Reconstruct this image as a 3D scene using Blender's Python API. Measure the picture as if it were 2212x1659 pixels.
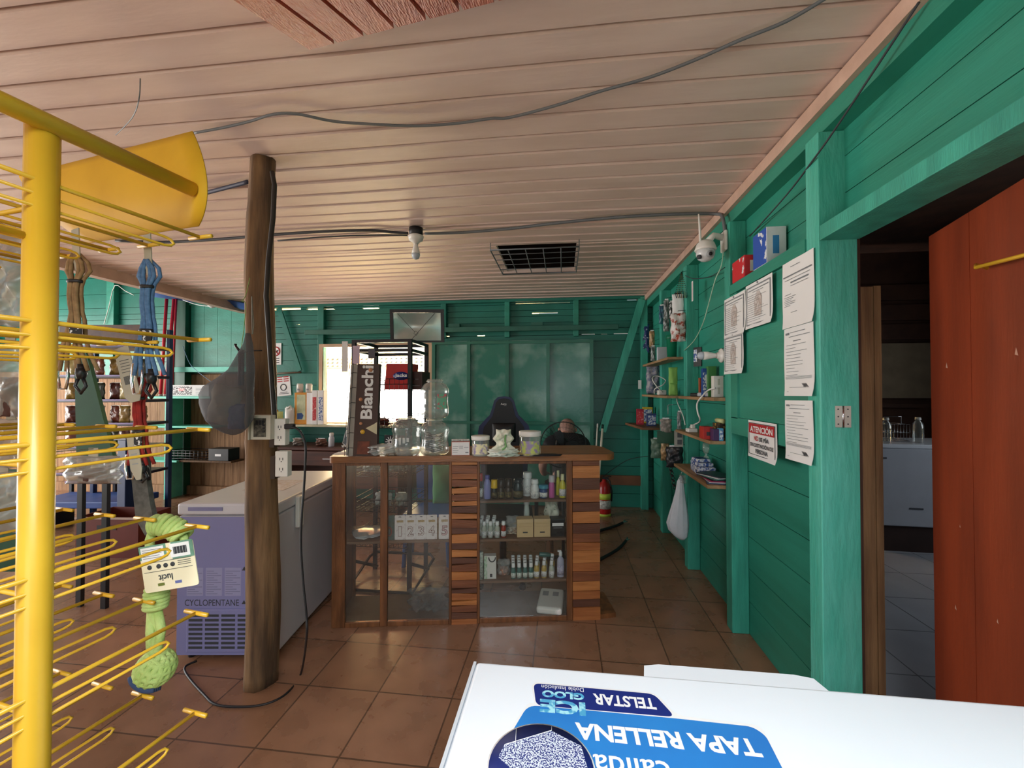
EXPO = 0.55; WORLD = 0.42; LWIN = 1500; LFILL = 25; LFRONT2 = 14; LLEFT = 300; LNEXT = 12
import bpy, bmesh, math, random
from mathutils import Vector, Matrix
S = bpy.context.scene
for o in list(bpy.data.objects): bpy.data.objects.remove(o)
R = math.radians; PI = math.pi
random.seed(7)
COL = S.collection
# ---------------------------------------------------------------- camera
FPX = 900.0; CX = 1106.0; CY = 829.5
YAW = R(6.9); PIT = R(.86)
cam = bpy.data.cameras.new('camera'); co = bpy.data.objects.new('camera', cam); COL.objects.link(co)
cam.sensor_fit = 'HORIZONTAL'; cam.sensor_width = 36; cam.lens = 36 * FPX / 2212; cam.clip_start = .02
co.location = (0, 0, 1.5); co.rotation_euler = (R(90) + PIT, 0, YAW)
S.camera = co
CAMP = Vector((0, 0, 1.5))
FW = Vector((-math.sin(YAW) * math.cos(PIT), math.cos(YAW) * math.cos(PIT), math.sin(PIT)))
RT = Vector((math.cos(YAW), math.sin(YAW), 0)); UP = RT.cross(FW)
def at(x, y, X=None, Y=None, Z=None, D=None):
    v = FW + RT * ((x - CX) / FPX) - UP * ((y - CY) / FPX)
    if D is not None: t = D
    elif X is not None: t = X / v.x
    elif Y is not None: t = Y / v.y
    else: t = (Z - 1.5) / v.z
    return CAMP + v * t
def dep(p): return (Vector(p) - CAMP).dot(FW)
# ---------------------------------------------------------------- world, sun, daylight
S.view_settings.view_transform = 'Standard'; S.view_settings.look = 'None'
S.view_settings.gamma = 1.0; S.view_settings.use_curve_mapping = False
S.view_settings.exposure = EXPO
w = bpy.data.worlds.new('world'); S.world = w; w.use_nodes = True
bg = w.node_tree.nodes['Background']; bg.inputs[0].default_value = (.80, .91, 1.0, 1); bg.inputs[1].default_value = WORLD
def area(name, loc, rot, sx, sy, power, col=(1, 1, 1), spread=180):
    l = bpy.data.lights.new(name, 'AREA'); l.shape = 'RECTANGLE'; l.size = sx; l.size_y = sy; l.energy = power; l.color = col
    l.spread = R(spread)
    o = bpy.data.objects.new(name, l); COL.objects.link(o); o.location = loc; o.rotation_euler = [R(a) for a in rot]; return o
sun = bpy.data.lights.new('sun', 'SUN'); sun.energy = 7; sun.angle = R(1); sun.color = (1, .95, .85)
so = bpy.data.objects.new('sun', sun); COL.objects.link(so); so.rotation_euler = (R(28), 0, R(-8))
# sunlit ground outside the window throws its light up through it
area('daylight_window', (-2.6, 6.15, .75), (118, 0, 8), 2.2, 1.0, LWIN, (1, .96, .94))
# fill for the freezer lid, open shop front behind the camera, open yard to the left, and the next room's own daylight
area('freezer_fill', (.35, -.9, 2.42), (38, 0, 0), 1.3, .8, LFILL, (.90, .96, 1), 110)  # lamp added under the ceiling to brighten the freezer lid
area('daylight_front_low', (-.1, -2.8, 1.35), (90, 0, 0), 1.8, 1.3, LFRONT2, (.9, .96, 1))
area('daylight_left', (-8.8, 2.2, 1.5), (90, 0, -90), 5.5, 2.4, LLEFT, (1, .97, .93))
area('daylight_next_room', (4.9, 3.0, 1.7), (90, 0, 90), 1.6, 1.2, LNEXT, (.85, .93, 1))
# ---------------------------------------------------------------- materials
def lin(c):
    if isinstance(c, str):
        c = c.lstrip('#'); c = [int(c[i:i + 2], 16) / 255 for i in (0, 2, 4)]
        return tuple((v / 12.92 if v <= .04045 else ((v + .055) / 1.055) ** 2.4) for v in c)
    return tuple(c)
_M = {}
def mat(name, col, rough=.6, metal=0, var=.12, scale=6, stretch=(1, 1, 1), col2=None, bump=0, bscale=30, trans=0, alpha=1, emit=0, spec=.5, coat=0, det=6, ior=1.45, contrast=(.35, .65)):
    if name in _M: return _M[name]
    m = bpy.data.materials.new(name); m.use_nodes = True; nt = m.node_tree; b = nt.nodes['Principled BSDF']
    c = lin(col); c2 = lin(col2) if col2 else tuple(v * (1 - var * 2) for v in c)
    b.inputs['Roughness'].default_value = rough; b.inputs['Metallic'].default_value = metal
    b.inputs['Specular IOR Level'].default_value = spec
    b.inputs['Base Color'].default_value = (*c, 1)
    if var or col2 or bump:
        tc = nt.nodes.new('ShaderNodeTexCoord'); mp = nt.nodes.new('ShaderNodeMapping'); mp.inputs['Scale'].default_value = stretch
        nt.links.new(tc.outputs['Object'], mp.inputs[0])
    if var or col2:
        n = nt.nodes.new('ShaderNodeTexNoise'); n.inputs['Scale'].default_value = scale; n.inputs['Detail'].default_value = det
        nt.links.new(mp.outputs[0], n.inputs[0])
        r = nt.nodes.new('ShaderNodeValToRGB'); r.color_ramp.elements[0].position = contrast[0]; r.color_ramp.elements[1].position = contrast[1]
        r.color_ramp.elements[0].color = (*c, 1); r.color_ramp.elements[1].color = (*c2, 1)
        nt.links.new(n.outputs[0], r.inputs[0]); nt.links.new(r.outputs[0], b.inputs['Base Color'])
    if bump:
        n2 = nt.nodes.new('ShaderNodeTexNoise'); n2.inputs['Scale'].default_value = bscale; n2.inputs['Detail'].default_value = 4
        nt.links.new(mp.outputs[0], n2.inputs[0])
        bp = nt.nodes.new('ShaderNodeBump'); bp.inputs['Strength'].default_value = bump; bp.inputs['Distance'].default_value = .01
        nt.links.new(n2.outputs[0], bp.inputs['Height']); nt.links.new(bp.outputs[0], b.inputs['Normal'])
    if trans: b.inputs['Transmission Weight'].default_value = trans; b.inputs['IOR'].default_value = ior
    if alpha < 1: b.inputs['Alpha'].default_value = alpha
    if coat: b.inputs['Coat Weight'].default_value = coat; b.inputs['Coat Roughness'].default_value = .1
    if emit: b.inputs['Emission Color'].default_value = (*c, 1); b.inputs['Emission Strength'].default_value = emit
    _M[name] = m; return m
def floor_mat():
    m = bpy.data.materials.new('floor_tile'); m.use_nodes = True; nt = m.node_tree; b = nt.nodes['Principled BSDF']
    tc = nt.nodes.new('ShaderNodeTexCoord'); mp = nt.nodes.new('ShaderNodeMapping')
    T = .373
    mp.inputs['Scale'].default_value = (1 / T, 1 / T, 1); mp.inputs['Location'].default_value = (.163 / T + 40, -.135 / T + 20, 0)
    br = nt.nodes.new('ShaderNodeTexBrick'); br.offset = 0; br.squash = 1
    br.inputs['Scale'].default_value = 1; br.inputs['Mortar Size'].default_value = .011; br.inputs['Brick Width'].default_value = 1; br.inputs['Row Height'].default_value = 1
    br.inputs['Color1'].default_value = (*lin('#99725a'), 1); br.inputs['Color2'].default_value = (*lin('#8d684f'), 1); br.inputs['Mortar'].default_value = (*lin('#5f4736'), 1)
    nt.links.new(tc.outputs['Object'], mp.inputs[0]); nt.links.new(mp.outputs[0], br.inputs[0])
    n = nt.nodes.new('ShaderNodeTexNoise'); n.inputs['Scale'].default_value = 7; n.inputs['Detail'].default_value = 8
    nt.links.new(tc.outputs['Object'], n.inputs[0])
    mx = nt.nodes.new('ShaderNodeMix'); mx.data_type = 'RGBA'; mx.blend_type = 'MULTIPLY'; mx.inputs[0].default_value = .35
    r = nt.nodes.new('ShaderNodeValToRGB'); r.color_ramp.elements[0].position = .35; r.color_ramp.elements[1].position = .7
    r.color_ramp.elements[0].color = (.55, .5, .47, 1); r.color_ramp.elements[1].color = (1.15, 1.1, 1.1, 1)
    nt.links.new(n.outputs[0], r.inputs[0]); nt.links.new(br.outputs[0], mx.inputs[6]); nt.links.new(r.outputs[0], mx.inputs[7]); nt.links.new(mx.outputs[2], b.inputs['Base Color'])
    r2 = nt.nodes.new('ShaderNodeMapRange'); r2.inputs[3].default_value = .16; r2.inputs[4].default_value = .42
    nt.links.new(n.outputs[0], r2.inputs[0]); nt.links.new(r2.outputs[0], b.inputs['Roughness'])
    bp = nt.nodes.new('ShaderNodeBump'); bp.inputs['Strength'].default_value = .25; bp.inputs['Distance'].default_value = .01; bp.invert = True
    nt.links.new(br.outputs['Fac'], bp.inputs['Height']); nt.links.new(bp.outputs[0], b.inputs['Normal'])
    return m
def film(name, col, opacity=.25, rough=.1, gmax=.6):
    """thin clear plastic or glass: mostly see-through with a gloss on top"""
    if name in _M: return _M[name]
    m = bpy.data.materials.new(name); m.use_nodes = True; nt = m.node_tree; nt.nodes.remove(nt.nodes['Principled BSDF']); out = nt.nodes['Material Output']
    t = nt.nodes.new('ShaderNodeBsdfTransparent'); t.inputs[0].default_value = (.95, .97, .96, 1)
    d = nt.nodes.new('ShaderNodeBsdfDiffuse'); d.inputs[0].default_value = (*lin(col), 1)
    g = nt.nodes.new('ShaderNodeBsdfGlossy'); g.inputs['Roughness'].default_value = rough; g.inputs[0].default_value = (.9, .9, .9, 1)
    m1 = nt.nodes.new('ShaderNodeMixShader'); m1.inputs[0].default_value = opacity
    m2 = nt.nodes.new('ShaderNodeMixShader'); lw = nt.nodes.new('ShaderNodeLayerWeight'); lw.inputs[0].default_value = .35
    mr = nt.nodes.new('ShaderNodeMapRange'); mr.inputs[3].default_value = .02; mr.inputs[4].default_value = gmax
    nt.links.new(lw.outputs['Facing'], mr.inputs[0]); nt.links.new(mr.outputs[0], m2.inputs[0])
    nt.links.new(t.outputs[0], m1.inputs[1]); nt.links.new(d.outputs[0], m1.inputs[2])
    nt.links.new(m1.outputs[0], m2.inputs[1]); nt.links.new(g.outputs[0], m2.inputs[2]); nt.links.new(m2.outputs[0], out.inputs[0])
    _M[name] = m; return m
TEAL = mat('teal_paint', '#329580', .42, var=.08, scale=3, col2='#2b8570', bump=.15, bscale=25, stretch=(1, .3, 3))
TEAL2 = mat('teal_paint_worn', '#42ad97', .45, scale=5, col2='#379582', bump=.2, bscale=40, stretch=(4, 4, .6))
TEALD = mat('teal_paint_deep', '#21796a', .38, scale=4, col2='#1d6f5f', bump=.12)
MINT = mat('mint_paint', '#63d3bb', .5, var=.06, scale=12)
PINK = mat('ceiling_paint', '#ead2c8', .52, scale=5, col2='#dfc5ba', bump=.1, bscale=30, stretch=(.4, 2, 1))
PINKT = mat('trim_paint', '#d2b1a0', .5, scale=8, col2='#bf9e8d', bump=.2)
REDP = mat('red_plank_paint', '#cf7660', .28, scale=10, col2='#b8604c', bump=.5, bscale=60, stretch=(3, .5, 1))
REDD = mat('red_door_paint', '#963c1c', .5, scale=3, col2='#803217', bump=.08, stretch=(3, 3, .4))
RAW = mat('raw_wood', '#a27c58', .75, scale=5, col2='#7d5b3d', bump=.4, stretch=(6, 6, .5))
RAWD = mat('raw_wood_dark', '#6d4d2f', .8, scale=6, col2='#4a331f', bump=.5, stretch=(5, 5, .4))
DARKROOM = mat('dark_brown_wall', '#4a3023', .8, scale=4, col2='#372218', bump=.2)
WHITE = mat('white_enamel', '#eef4fb', .28, var=.01, scale=3)
WHITEP = mat('white_plastic', '#e6e4de', .35, var=.02)
LAV = mat('lavender_enamel', '#8788b8', .45, var=.03, scale=3)
YEL = mat('yellow_enamel', '#e3b330', .36, scale=5, col2='#d4a228', coat=.1)
BLACK = mat('black_metal', '#15151a', .4, var=.1)
BLACKP = mat('black_plastic', '#17171b', .5, var=.1)
GREY = mat('grey_plastic', '#4c5058', .5, var=.05)
CHROME = mat('chrome', '#c9c9cc', .2, metal=1, var=.02)
OAK = mat('varnished_wood', '#a0683a', .35, scale=4, col2='#7b4c27', bump=.2, stretch=(.7, 6, 6))
FRAMEW = mat('frame_wood', '#835330', .4, scale=5, col2='#5f3a20', bump=.2, stretch=(5, 5, .8))
PAPER = mat('paper', '#eeeeee', .8, var=.02, scale=3)
INK = mat('ink', '#3a3d42', .8, var=0)
INKG = mat('grey_ink', '#8b8f94', .8, var=0)
REDI = mat('red_ink', '#b5222a', .7, var=0)
NAVY = mat('navy', '#182a78', .4, var=.03)
CARD = mat('cardboard', '#d6b07d', .75, var=.04)
GLASS = film('clear_glass', '#cfd6d2', .012, .03)
DUSTY = film('dusty_glass', '#8d8b84', .035, .1)
PETC = film('clear_plastic', '#dfe6e0', .14, .06)
BAGC = film('clear_bag', '#c9ccca', .3, .2)
# ---------------------------------------------------------------- mesh helpers
class MB:
    def __init__(s): s.v = []; s.f = []; s.m = []; s.cur = 0; s.sm = []
    def add(s, vs, fs, smooth=False):
        k = len(s.v); s.v += [tuple(v) for v in vs]
        for f in fs: s.f.append([i + k for i in f]); s.m.append(s.cur); s.sm.append(smooth)
        return s
    def mat(s, i): s.cur = i; return s
    def box(s, x0, x1, y0, y1, z0, z1, M=None):
        vs = [Vector((x, y, z)) for z in (z0, z1) for y in (y0, y1) for x in (x0, x1)]
        if M: vs = [M @ v for v in vs]
        return s.add(vs, [(0, 2, 3, 1), (4, 5, 7, 6), (0, 1, 5, 4), (2, 6, 7, 3), (0, 4, 6, 2), (1, 3, 7, 5)])
    def bevbox(s, x0, x1, y0, y1, z0, z1, b=.01, M=None, seg=2):
        bm = bmesh.new(); bmesh.ops.create_cube(bm, size=1)
        for v in bm.verts: v.co = Vector(((x0 + x1) / 2 + v.co.x * (x1 - x0), (y0 + y1) / 2 + v.co.y * (y1 - y0), (z0 + z1) / 2 + v.co.z * (z1 - z0)))
        bmesh.ops.bevel(bm, geom=bm.edges[:], offset=b, segments=seg, profile=.5, affect='EDGES')
        bm.verts.index_update(); vs = [(M @ v.co if M else v.co.copy()) for v in bm.verts]; fs = [[v.index for v in f.verts] for f in bm.faces]
        bm.free(); return s.add(vs, fs)
    def tube(s, pts, r, seg=8, closed=False, caps=True):
        pts = [Vector(p) for p in pts]; n = len(pts); rs = r if isinstance(r, (list, tuple)) else [r] * n
        vs = []; fs = []; prev = None
        for i, p in enumerate(pts):
            a = pts[(i - 1) % n] if (closed or i > 0) else p; b = pts[(i + 1) % n] if (closed or i < n - 1) else p
            t = (b - a).normalized() if (b - a).length > 1e-9 else Vector((0, 0, 1))
            if prev is None: q = t.orthogonal().normalized()
            else:
                q = prev - t * prev.dot(t)
                q = q.normalized() if q.length > 1e-6 else t.orthogonal().normalized()
            prev = q; c = t.cross(q)
            for k in range(seg): vs.append(p + (q * math.cos(2 * PI * k / seg) + c * math.sin(2 * PI * k / seg)) * rs[i])
        for i in range(n if closed else n - 1):
            j = (i + 1) % n
            for k in range(seg): l = (k + 1) % seg; fs.append((i * seg + k, i * seg + l, j * seg + l, j * seg + k))
        if caps and not closed: fs.append(list(range(seg))[::-1]); fs.append([(n - 1) * seg + k for k in range(seg)])
        return s.add(vs, fs, True)
    def lathe(s, prof, c=(0, 0, 0), seg=20, M=None, sx=1, sy=1):
        vs = []; fs = []; n = len(prof)
        for (r, z) in prof:
            for k in range(seg):
                v = Vector((c[0] + sx * r * math.cos(2 * PI * k / seg), c[1] + sy * r * math.sin(2 * PI * k / seg), c[2] + z)); vs.append(M @ v if M else v)
        for i in range(n - 1):
            for k in range(seg): l = (k + 1) % seg; fs.append((i * seg + k, i * seg + l, (i + 1) * seg + l, (i + 1) * seg + k))
        if prof[0][0] > 1e-6: fs.append([k for k in range(seg)][::-1])
        if prof[-1][0] > 1e-6: fs.append([(n - 1) * seg + k for k in range(seg)])
        return s.add(vs, fs, True)
    def prism(s, poly, d0, d1, axis='y', M=None):
        """poly in the plane across `axis`: axis y -> (x,z), x -> (y,z), z -> (x,y)"""
        def mk(a, b, d): return {'y': (a, d, b), 'x': (d, a, b), 'z': (a, b, d)}[axis]
        n = len(poly); vs = [Vector(mk(a, b, d0)) for a, b in poly] + [Vector(mk(a, b, d1)) for a, b in poly]
        if M: vs = [M @ v for v in vs]
        return s.add(vs, [list(range(n)), list(range(n, 2 * n))[::-1]] + [(i, n + i, n + (i + 1) % n, (i + 1) % n) for i in range(n)])
    def pouch(s, w, h, t, seed=0, crumple=.15, M=None, nx=10, nz=12, shape=None):
        """pillow-like bag in the xz plane, centred on x, z from 0 to h"""
        rnd = random.Random(seed); ph = [rnd.uniform(0, 6.28) for _ in range(8)]; vs = []; fs = []
        for sd in (-1, 1):
            for j in range(nz + 1):
                for i in range(nx + 1):
                    u = 2 * i / nx - 1; v = 2 * j / nz - 1
                    b = (1 - abs(u) ** 3) * (1 - abs(v) ** 3); k = shape(v) if shape else 1
                    d = t / 2 * b * (1 + crumple * (math.sin(5 * u + ph[0] + 3 * v) + math.sin(9 * v + ph[1] - 4 * u) + .6 * math.sin(13 * u + 11 * v + ph[2])))
                    vs.append(Vector((w / 2 * u * k * (1 + crumple * .25 * math.sin(7 * v + ph[3])), sd * d + sd * .0006, h * (v + 1) / 2 + h * .03 * crumple * math.sin(6 * u + ph[4]))))
        st = (nx + 1) * (nz + 1)
        for sd in (0, 1):
            for j in range(nz):
                for i in range(nx):
                    a = sd * st + j * (nx + 1) + i; q = (a, a + 1, a + nx + 2, a + nx + 1); fs.append(q if sd == 0 else q[::-1])
        def ed(l):
            for a, b in zip(l, l[1:]): fs.append((a, st + a, st + b, b))
        ed([i for i in range(nx + 1)]); ed([j * (nx + 1) + nx for j in range(nz + 1)]); ed([nz * (nx + 1) + i for i in range(nx, -1, -1)]); ed([j * (nx + 1) for j in range(nz, -1, -1)])
        if M: vs = [M @ v for v in vs]
        return s.add(vs, fs, True)
    def build(s, name, ms, parent=None, loc=None, rotz=0):
        me = bpy.data.meshes.new(name); me.from_pydata(s.v, [], s.f); me.validate()
        if not isinstance(ms, (list, tuple)): ms = [ms]
        for m in ms: me.materials.append(m)
        if len(me.polygons) == len(s.f):
            me.polygons.foreach_set('material_index', s.m); me.polygons.foreach_set('use_smooth', s.sm)
        bm = bmesh.new(); bm.from_mesh(me); bmesh.ops.recalc_face_normals(bm, faces=bm.faces); bm.to_mesh(me); bm.free()
        o = bpy.data.objects.new(name, me); COL.objects.link(o)
        if parent: o.parent = parent
        if loc is not None: o.location = loc
        o.rotation_euler.z = rotz
        return o
def tag(o, label=None, cat=None, group=None, kind=None):
    if label: o['label'] = label
    if cat: o['category'] = cat
    if group: o['group'] = group
    if kind: o['kind'] = kind
    return o
def struct(mb, name, ms, parent=None, **k):
    o = mb.build(name, ms, parent, **k)
    if not parent: o['kind'] = 'structure'
    return o
def thing(name, label, cat, loc=(0, 0, 0), rotz=0, group=None, tilt=None):
    o = bpy.data.objects.new(name, None); COL.objects.link(o); o.location = loc; o.rotation_euler = tilt or (0, 0, rotz)
    o.empty_display_size = .05
    return tag(o, label, cat, group)
KIDS = {}
def dup(root, loc, rotz=None, label=None, group=None):
    r = root.copy(); COL.objects.link(r); r.location = loc
    if rotz is not None: r.rotation_euler.z = rotz
    if label: r['label'] = label
    if group: r['group'] = group
    for ch in list(root.children):
        c = ch.copy(); COL.objects.link(c); c.parent = r
        for g in list(ch.children):
            d = g.copy(); COL.objects.link(d); d.parent = c
    return r
def text(body, w, h, m, parent, name='lettering', T=None, bold=0, align_c=False):
    """flat letters fitted to w x h in their own xy plane, then placed by matrix T"""
    cu = bpy.data.curves.new('t', 'FONT'); cu.body = body; cu.resolution_u = 3; cu.offset = bold
    if '\n' in body: cu.align_x = 'CENTER'; cu.space_line = .85
    ob = bpy.data.objects.new('t', cu); me = bpy.data.meshes.new_from_object(ob); bpy.data.objects.remove(ob)
    xs = [v.co.x for v in me.vertices]; ys = [v.co.y for v in me.vertices]
    x0, x1, y0, y1 = min(xs), max(xs), min(ys), max(ys)
    for v in me.vertices:
        p = Vector(((v.co.x - x0) / (x1 - x0) * w, (v.co.y - y0) / (y1 - y0) * h, 0)); v.co = T @ p if T else p
    me.name = name; me.materials.clear(); me.materials.append(m)
    o = bpy.data.objects.new(name, me); COL.objects.link(o)
    if parent: o.parent = parent
    return o
FRONT = Matrix.Rotation(R(90), 4, 'X')          # xy -> xz, facing -Y
def Tm(x, y, z): return Matrix.Translation((x, y, z))
def Rz(a): return Matrix.Rotation(a, 4, 'Z')
def Rx(a): return Matrix.Rotation(a, 4, 'X')
def Ry(a): return Matrix.Rotation(a, 4, 'Y')
def strips(u0, u1, edges, holes, emit):
    """board rows between `edges`, cut by holes (u0,u1,v0,v1)"""
    es = sorted(set([round(e, 4) for e in edges] + [round(h[k], 4) for h in holes for k in (2, 3) if edges[0] < h[k] < edges[-1]]))
    real = set(round(e, 4) for e in edges)
    for a, b in zip(es, es[1:]):
        if b - a < .0005: continue
        mid = (a + b) / 2; iv = [(u0, u1)]
        for h in holes:
            if h[2] < mid < h[3]:
                nv = []
                for p, q in iv:
                    if h[1] <= p or h[0] >= q: nv.append((p, q)); continue
                    if h[0] > p: nv.append((p, h[0]))
                    if h[1] < q: nv.append((h[1], q))
                iv = nv
        for p, q in iv: emit(p, q, a, b, a in real, b in real)
# ================================================================ SETTING
XI, XW = 1.04, 1.14
struct(MB().box(-9, XW + .02, -3, 5.6, -.1, 0), 'floor', floor_mat())
GROUND = mat('outdoor_ground', '#b9ab97', .9, scale=1.5, col2='#9d8f7b')
g = MB().box(-30, 20, 5.6, 30, -.25, -.12); g.box(-30, -9, -12, 5.6, -.25, -.12); g.box(-9, 20, -12, -3, -.25, -.12)
struct(g, 'ground', GROUND)
# ceiling planks, each tipped a little so that its lip shows
VENT = (-.55, .12, 3.45, 4.22)
ce = [-3.0]
while ce[-1] < 5.45: ce.append(ce[-1] + .142)
ce[-1] = 5.5
cm = MB(); rnd = random.Random(3)
def cemit(p, q, a, b, ra, rb):
    j = rnd.uniform(-.002, .002); n = 12
    g0 = .005 if ra else 0; g1 = .007 if rb else 0
    vs = []; fs = []
    for i in range(n + 1):
        x = p + (q - p) * i / n
        sag = .006 * math.sin(x * 1.3 + a * .6) + .004 * math.sin(x * 2.9 + a)
        bow = .018 * math.sin((x + 4.5) / 5.6 * PI) * 1.0
        for (y, z) in ((a + g0, 2.700 + j), (b - g1, 2.707 + j), (b - g1, 2.735), (a + g0, 2.735)): vs.append((x, y - bow * (1 if 0 < a < 5.2 and b < 5.3 else 0), z + sag * .5))
    for i in range(n):
        for k in range(4): l = (k + 1) % 4; fs.append((i * 4 + k, i * 4 + l, (i + 1) * 4 + l, (i + 1) * 4 + k))
    fs += [(0, 1, 2, 3), (n * 4 + 3, n * 4 + 2, n * 4 + 1, n * 4)]
    cm.add(vs, fs)
strips(-4.5, XW, ce, [VENT, (-2.3, -.9, 3.02, 3.032)], cemit)
struct(cm, 'ceiling', PINK)
rf = MB().box(-9.2, 1.3, -3.2, 5.9, 3.45, 3.5); struct(rf, 'ceiling', mat('attic_boards', '#5a4636', .8, scale=3, col2='#3d2e23'))
struct(MB().box(-4.56, -4.46, -3, 5.5, 2.60, 2.72), 'trim_1', PINKT)
struct(MB().box(-4.55, -4.47, -3, 5.5, 2.74, 3.44), 'trim_2', TEALD)
struct(MB().box(XI - .005, XI + .06, -3, 5.45, 2.635, 2.697), 'trim_3', PINKT)
struct(MB().box(XI + .02, XW, -3, 5.45, 2.56, 2.634), 'trim_50', TEAL)
# back wall boards with daylight gaps and the window
WIN = (-3.36, -1.74, 1.05, 2.14)
zed = [0, .175, .35, .525, .70, .875, 1.05, 1.22, 1.395, 1.57, 1.745, 1.92, 2.14, 2.225, 2.31, 2.395, 2.48, 2.56, 2.64, 2.74]
slits = [(-4.15, -3.69, 2.645, 2.672), (-3.6, -3.41, 2.64, 2.658), (-3.33, -3.19, 2.637, 2.65), (-2.77, -2.53, 2.632, 2.648), (-.62, .1, 2.650, 2.657), (-.4, -.06, 2.512, 2.527), (.83, 1.0, 2.66, 2.675),
         (.25, .42, 2.228, 2.236), (.5, .58, 2.226, 2.233), (.66, .9, 2.227, 2.236), (-1.14, -1.03, 2.228, 2.24), (-1.6, -1.52, 2.229, 2.238), (-3.75, -3.7, 2.43, 2.44)]
bw = MB()
def bemit(p, q, a, b, ra, rb):
    bw.box(p, q, 5.50, 5.525, a + (.003 if ra else 0), b - (.003 if rb else 0))
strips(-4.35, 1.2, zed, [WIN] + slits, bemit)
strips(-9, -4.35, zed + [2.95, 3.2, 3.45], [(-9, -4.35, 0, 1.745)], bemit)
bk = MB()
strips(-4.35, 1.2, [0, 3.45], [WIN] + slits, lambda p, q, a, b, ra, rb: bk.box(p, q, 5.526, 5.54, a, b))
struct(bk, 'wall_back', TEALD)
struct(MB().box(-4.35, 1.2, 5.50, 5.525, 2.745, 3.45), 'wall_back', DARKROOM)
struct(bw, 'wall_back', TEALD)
struct(MB().box(-9, -4.36, 5.526, 5.54, 0, 3.45), 'wall_back', RAWD)
wp = MB(); x = -9
while x < -4.36: wp.box(x, min(x + .118, -4.352), 5.50, 5.52, .12, 1.73); x += .122
struct(wp, 'wall_back', RAW)
struct(MB().box(-9, -4.35, 5.44, 5.53, 0, .12).box(-9, -5.55, 5.44, 5.5, 1.70, 1.78), 'baseboard_back', RAW)
# corner and upper framing on the back wall
n = 4
for (x0, x1, z0, z1, y0, m) in ((-3.39, -3.30, 1.05, 2.7, 5.43, TEALD), (-1.62, -1.55, 2.2, 2.68, 5.43, TEALD), (-.755, -.69, 2.2, 2.68, 5.43, TEAL), (.145, .21, 2.2, 2.68, 5.43, TEAL),
                          (.985, 1.07, 0, 2.68, 5.41, TEAL2), (-5.57, -5.40, 0, 2.87, 5.39, mat('dark_green_post', '#1d5a45', .5, var=.1)), (-6.75, -6.62, 1.7, 3.2, 5.42, TEAL)):
    struct(MB().bevbox(x0, x1, y0, 5.498, z0, z1, .004), 'trim_%d' % n, m); n += 1
struct(MB().box(-5.595, -5.575, 5.38, 5.498, 0, 2.8), 'trim_%d' % n, MINT); n += 1
struct(MB().box(-4.4, 1.07, 5.42, 5.498, 2.665, 2.7), 'trim_%d' % n, TEALD); n += 1
M = Tm(.75, 5.40, 1.81) @ Ry(R(16.6)); struct(MB().box(-.045, .045, -.012, .012, -.87, .87, M), 'trim_%d' % n, TEAL2); n += 1
M = Tm(-3.88, 5.44, 2.38) @ Ry(R(-20)); struct(MB().box(-.035, .035, -.012, .012, -.65, .3, M), 'trim_%d' % n, TEALD); n += 1
struct(MB().box(.3, .983, 5.46, 5.498, .29, .41), 'trim_%d' % n, mat('brown_board', '#7a5137', .7, scale=6, col2='#65412b')); n += 1
# teal shutter panel with its sill, left of the wooden post
sh = MB(); x = -5.38
while x < -4.42: sh.box(x, x + .212, 5.46, 5.49, 1.84, 2.78); x += .216
sh.box(-5.40, -4.36, 5.445, 5.495, 2.74, 2.80); struct(sh, 'window_2', MINT if 0 else TEAL)
struct(MB().box(-5.55, -4.36, 5.33, 5.495, 1.76, 1.83), 'trim_%d' % n, MINT); n += 1
# window with a wooden frame
wf = MB().box(WIN[0], WIN[0] + .05, 5.42, 5.54, WIN[2], WIN[3]).box(WIN[1] - .05, WIN[1], 5.42, 5.54, WIN[2], WIN[3]).box(WIN[0] + .051, WIN[1] - .051, 5.42, 5.54, WIN[3] - .04, WIN[3]).box(WIN[0] - .03, WIN[1] + .03, 5.40, 5.58, WIN[2] - .03, WIN[2])
struct(wf, 'window_1', mat('window_frame', '#c9a98a', .6, var=.06))
# right wall: boards, studs, header, plates
rw = MB()
zr = [0, .2, .4, .6, .8, 1.0, 1.2, 1.4, 1.6, 1.8, 2.0, 2.11, 2.3, 2.45, 2.6, 2.76]
def remit(p, q, a, b, ra, rb): rw.box(XW, XW + .022, p, q, a + (.002 if ra else 0), b - (.0015 if rb else 0))
strips(-3, 5.5, zr, [(.79, 1.87, 0, 2.14)], remit)
struct(rw, 'wall_right', TEAL)
struct(MB().box(XW + .024, XW + .06, -3, .819, 0, 3.4).box(XW + .024, XW + .06, 1.84, 5.6, 0, 3.4).box(XW + .024, XW + .06, .82, 1.83, 2.17, 3.4), 'wall_right', DARKROOM)
for (y0, y1, z0, z1) in ((2.74, 2.83, 0, 2.56), (3.66, 3.75, 0, 2.56), (4.56, 4.65, 0, 2.56)):
    struct(MB().bevbox(XI, XW - .001, y0, y1, z0, z1, .004), 'trim_%d' % n, TEAL2); n += 1
JW = mat('worn_jamb_paint', '#42ad97', .5, scale=4, col2='#5abba8', bump=.4, bscale=18, stretch=(3, 3, .7))
struct(MB().bevbox(XI, XW + .045, 1.83, 1.92, 0, 2.56, .004), 'trim_%d' % n, JW); n += 1
struct(MB().bevbox(XI, XW + .05, .6, 1.829, 2.11, 2.17, .003), 'trim_%d' % n, TEAL2); n += 1
struct(MB().bevbox(XI, XW + .05, .70, .82, 0, 2.109, .004), 'trim_%d' % n, TEAL2); n += 1
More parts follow.
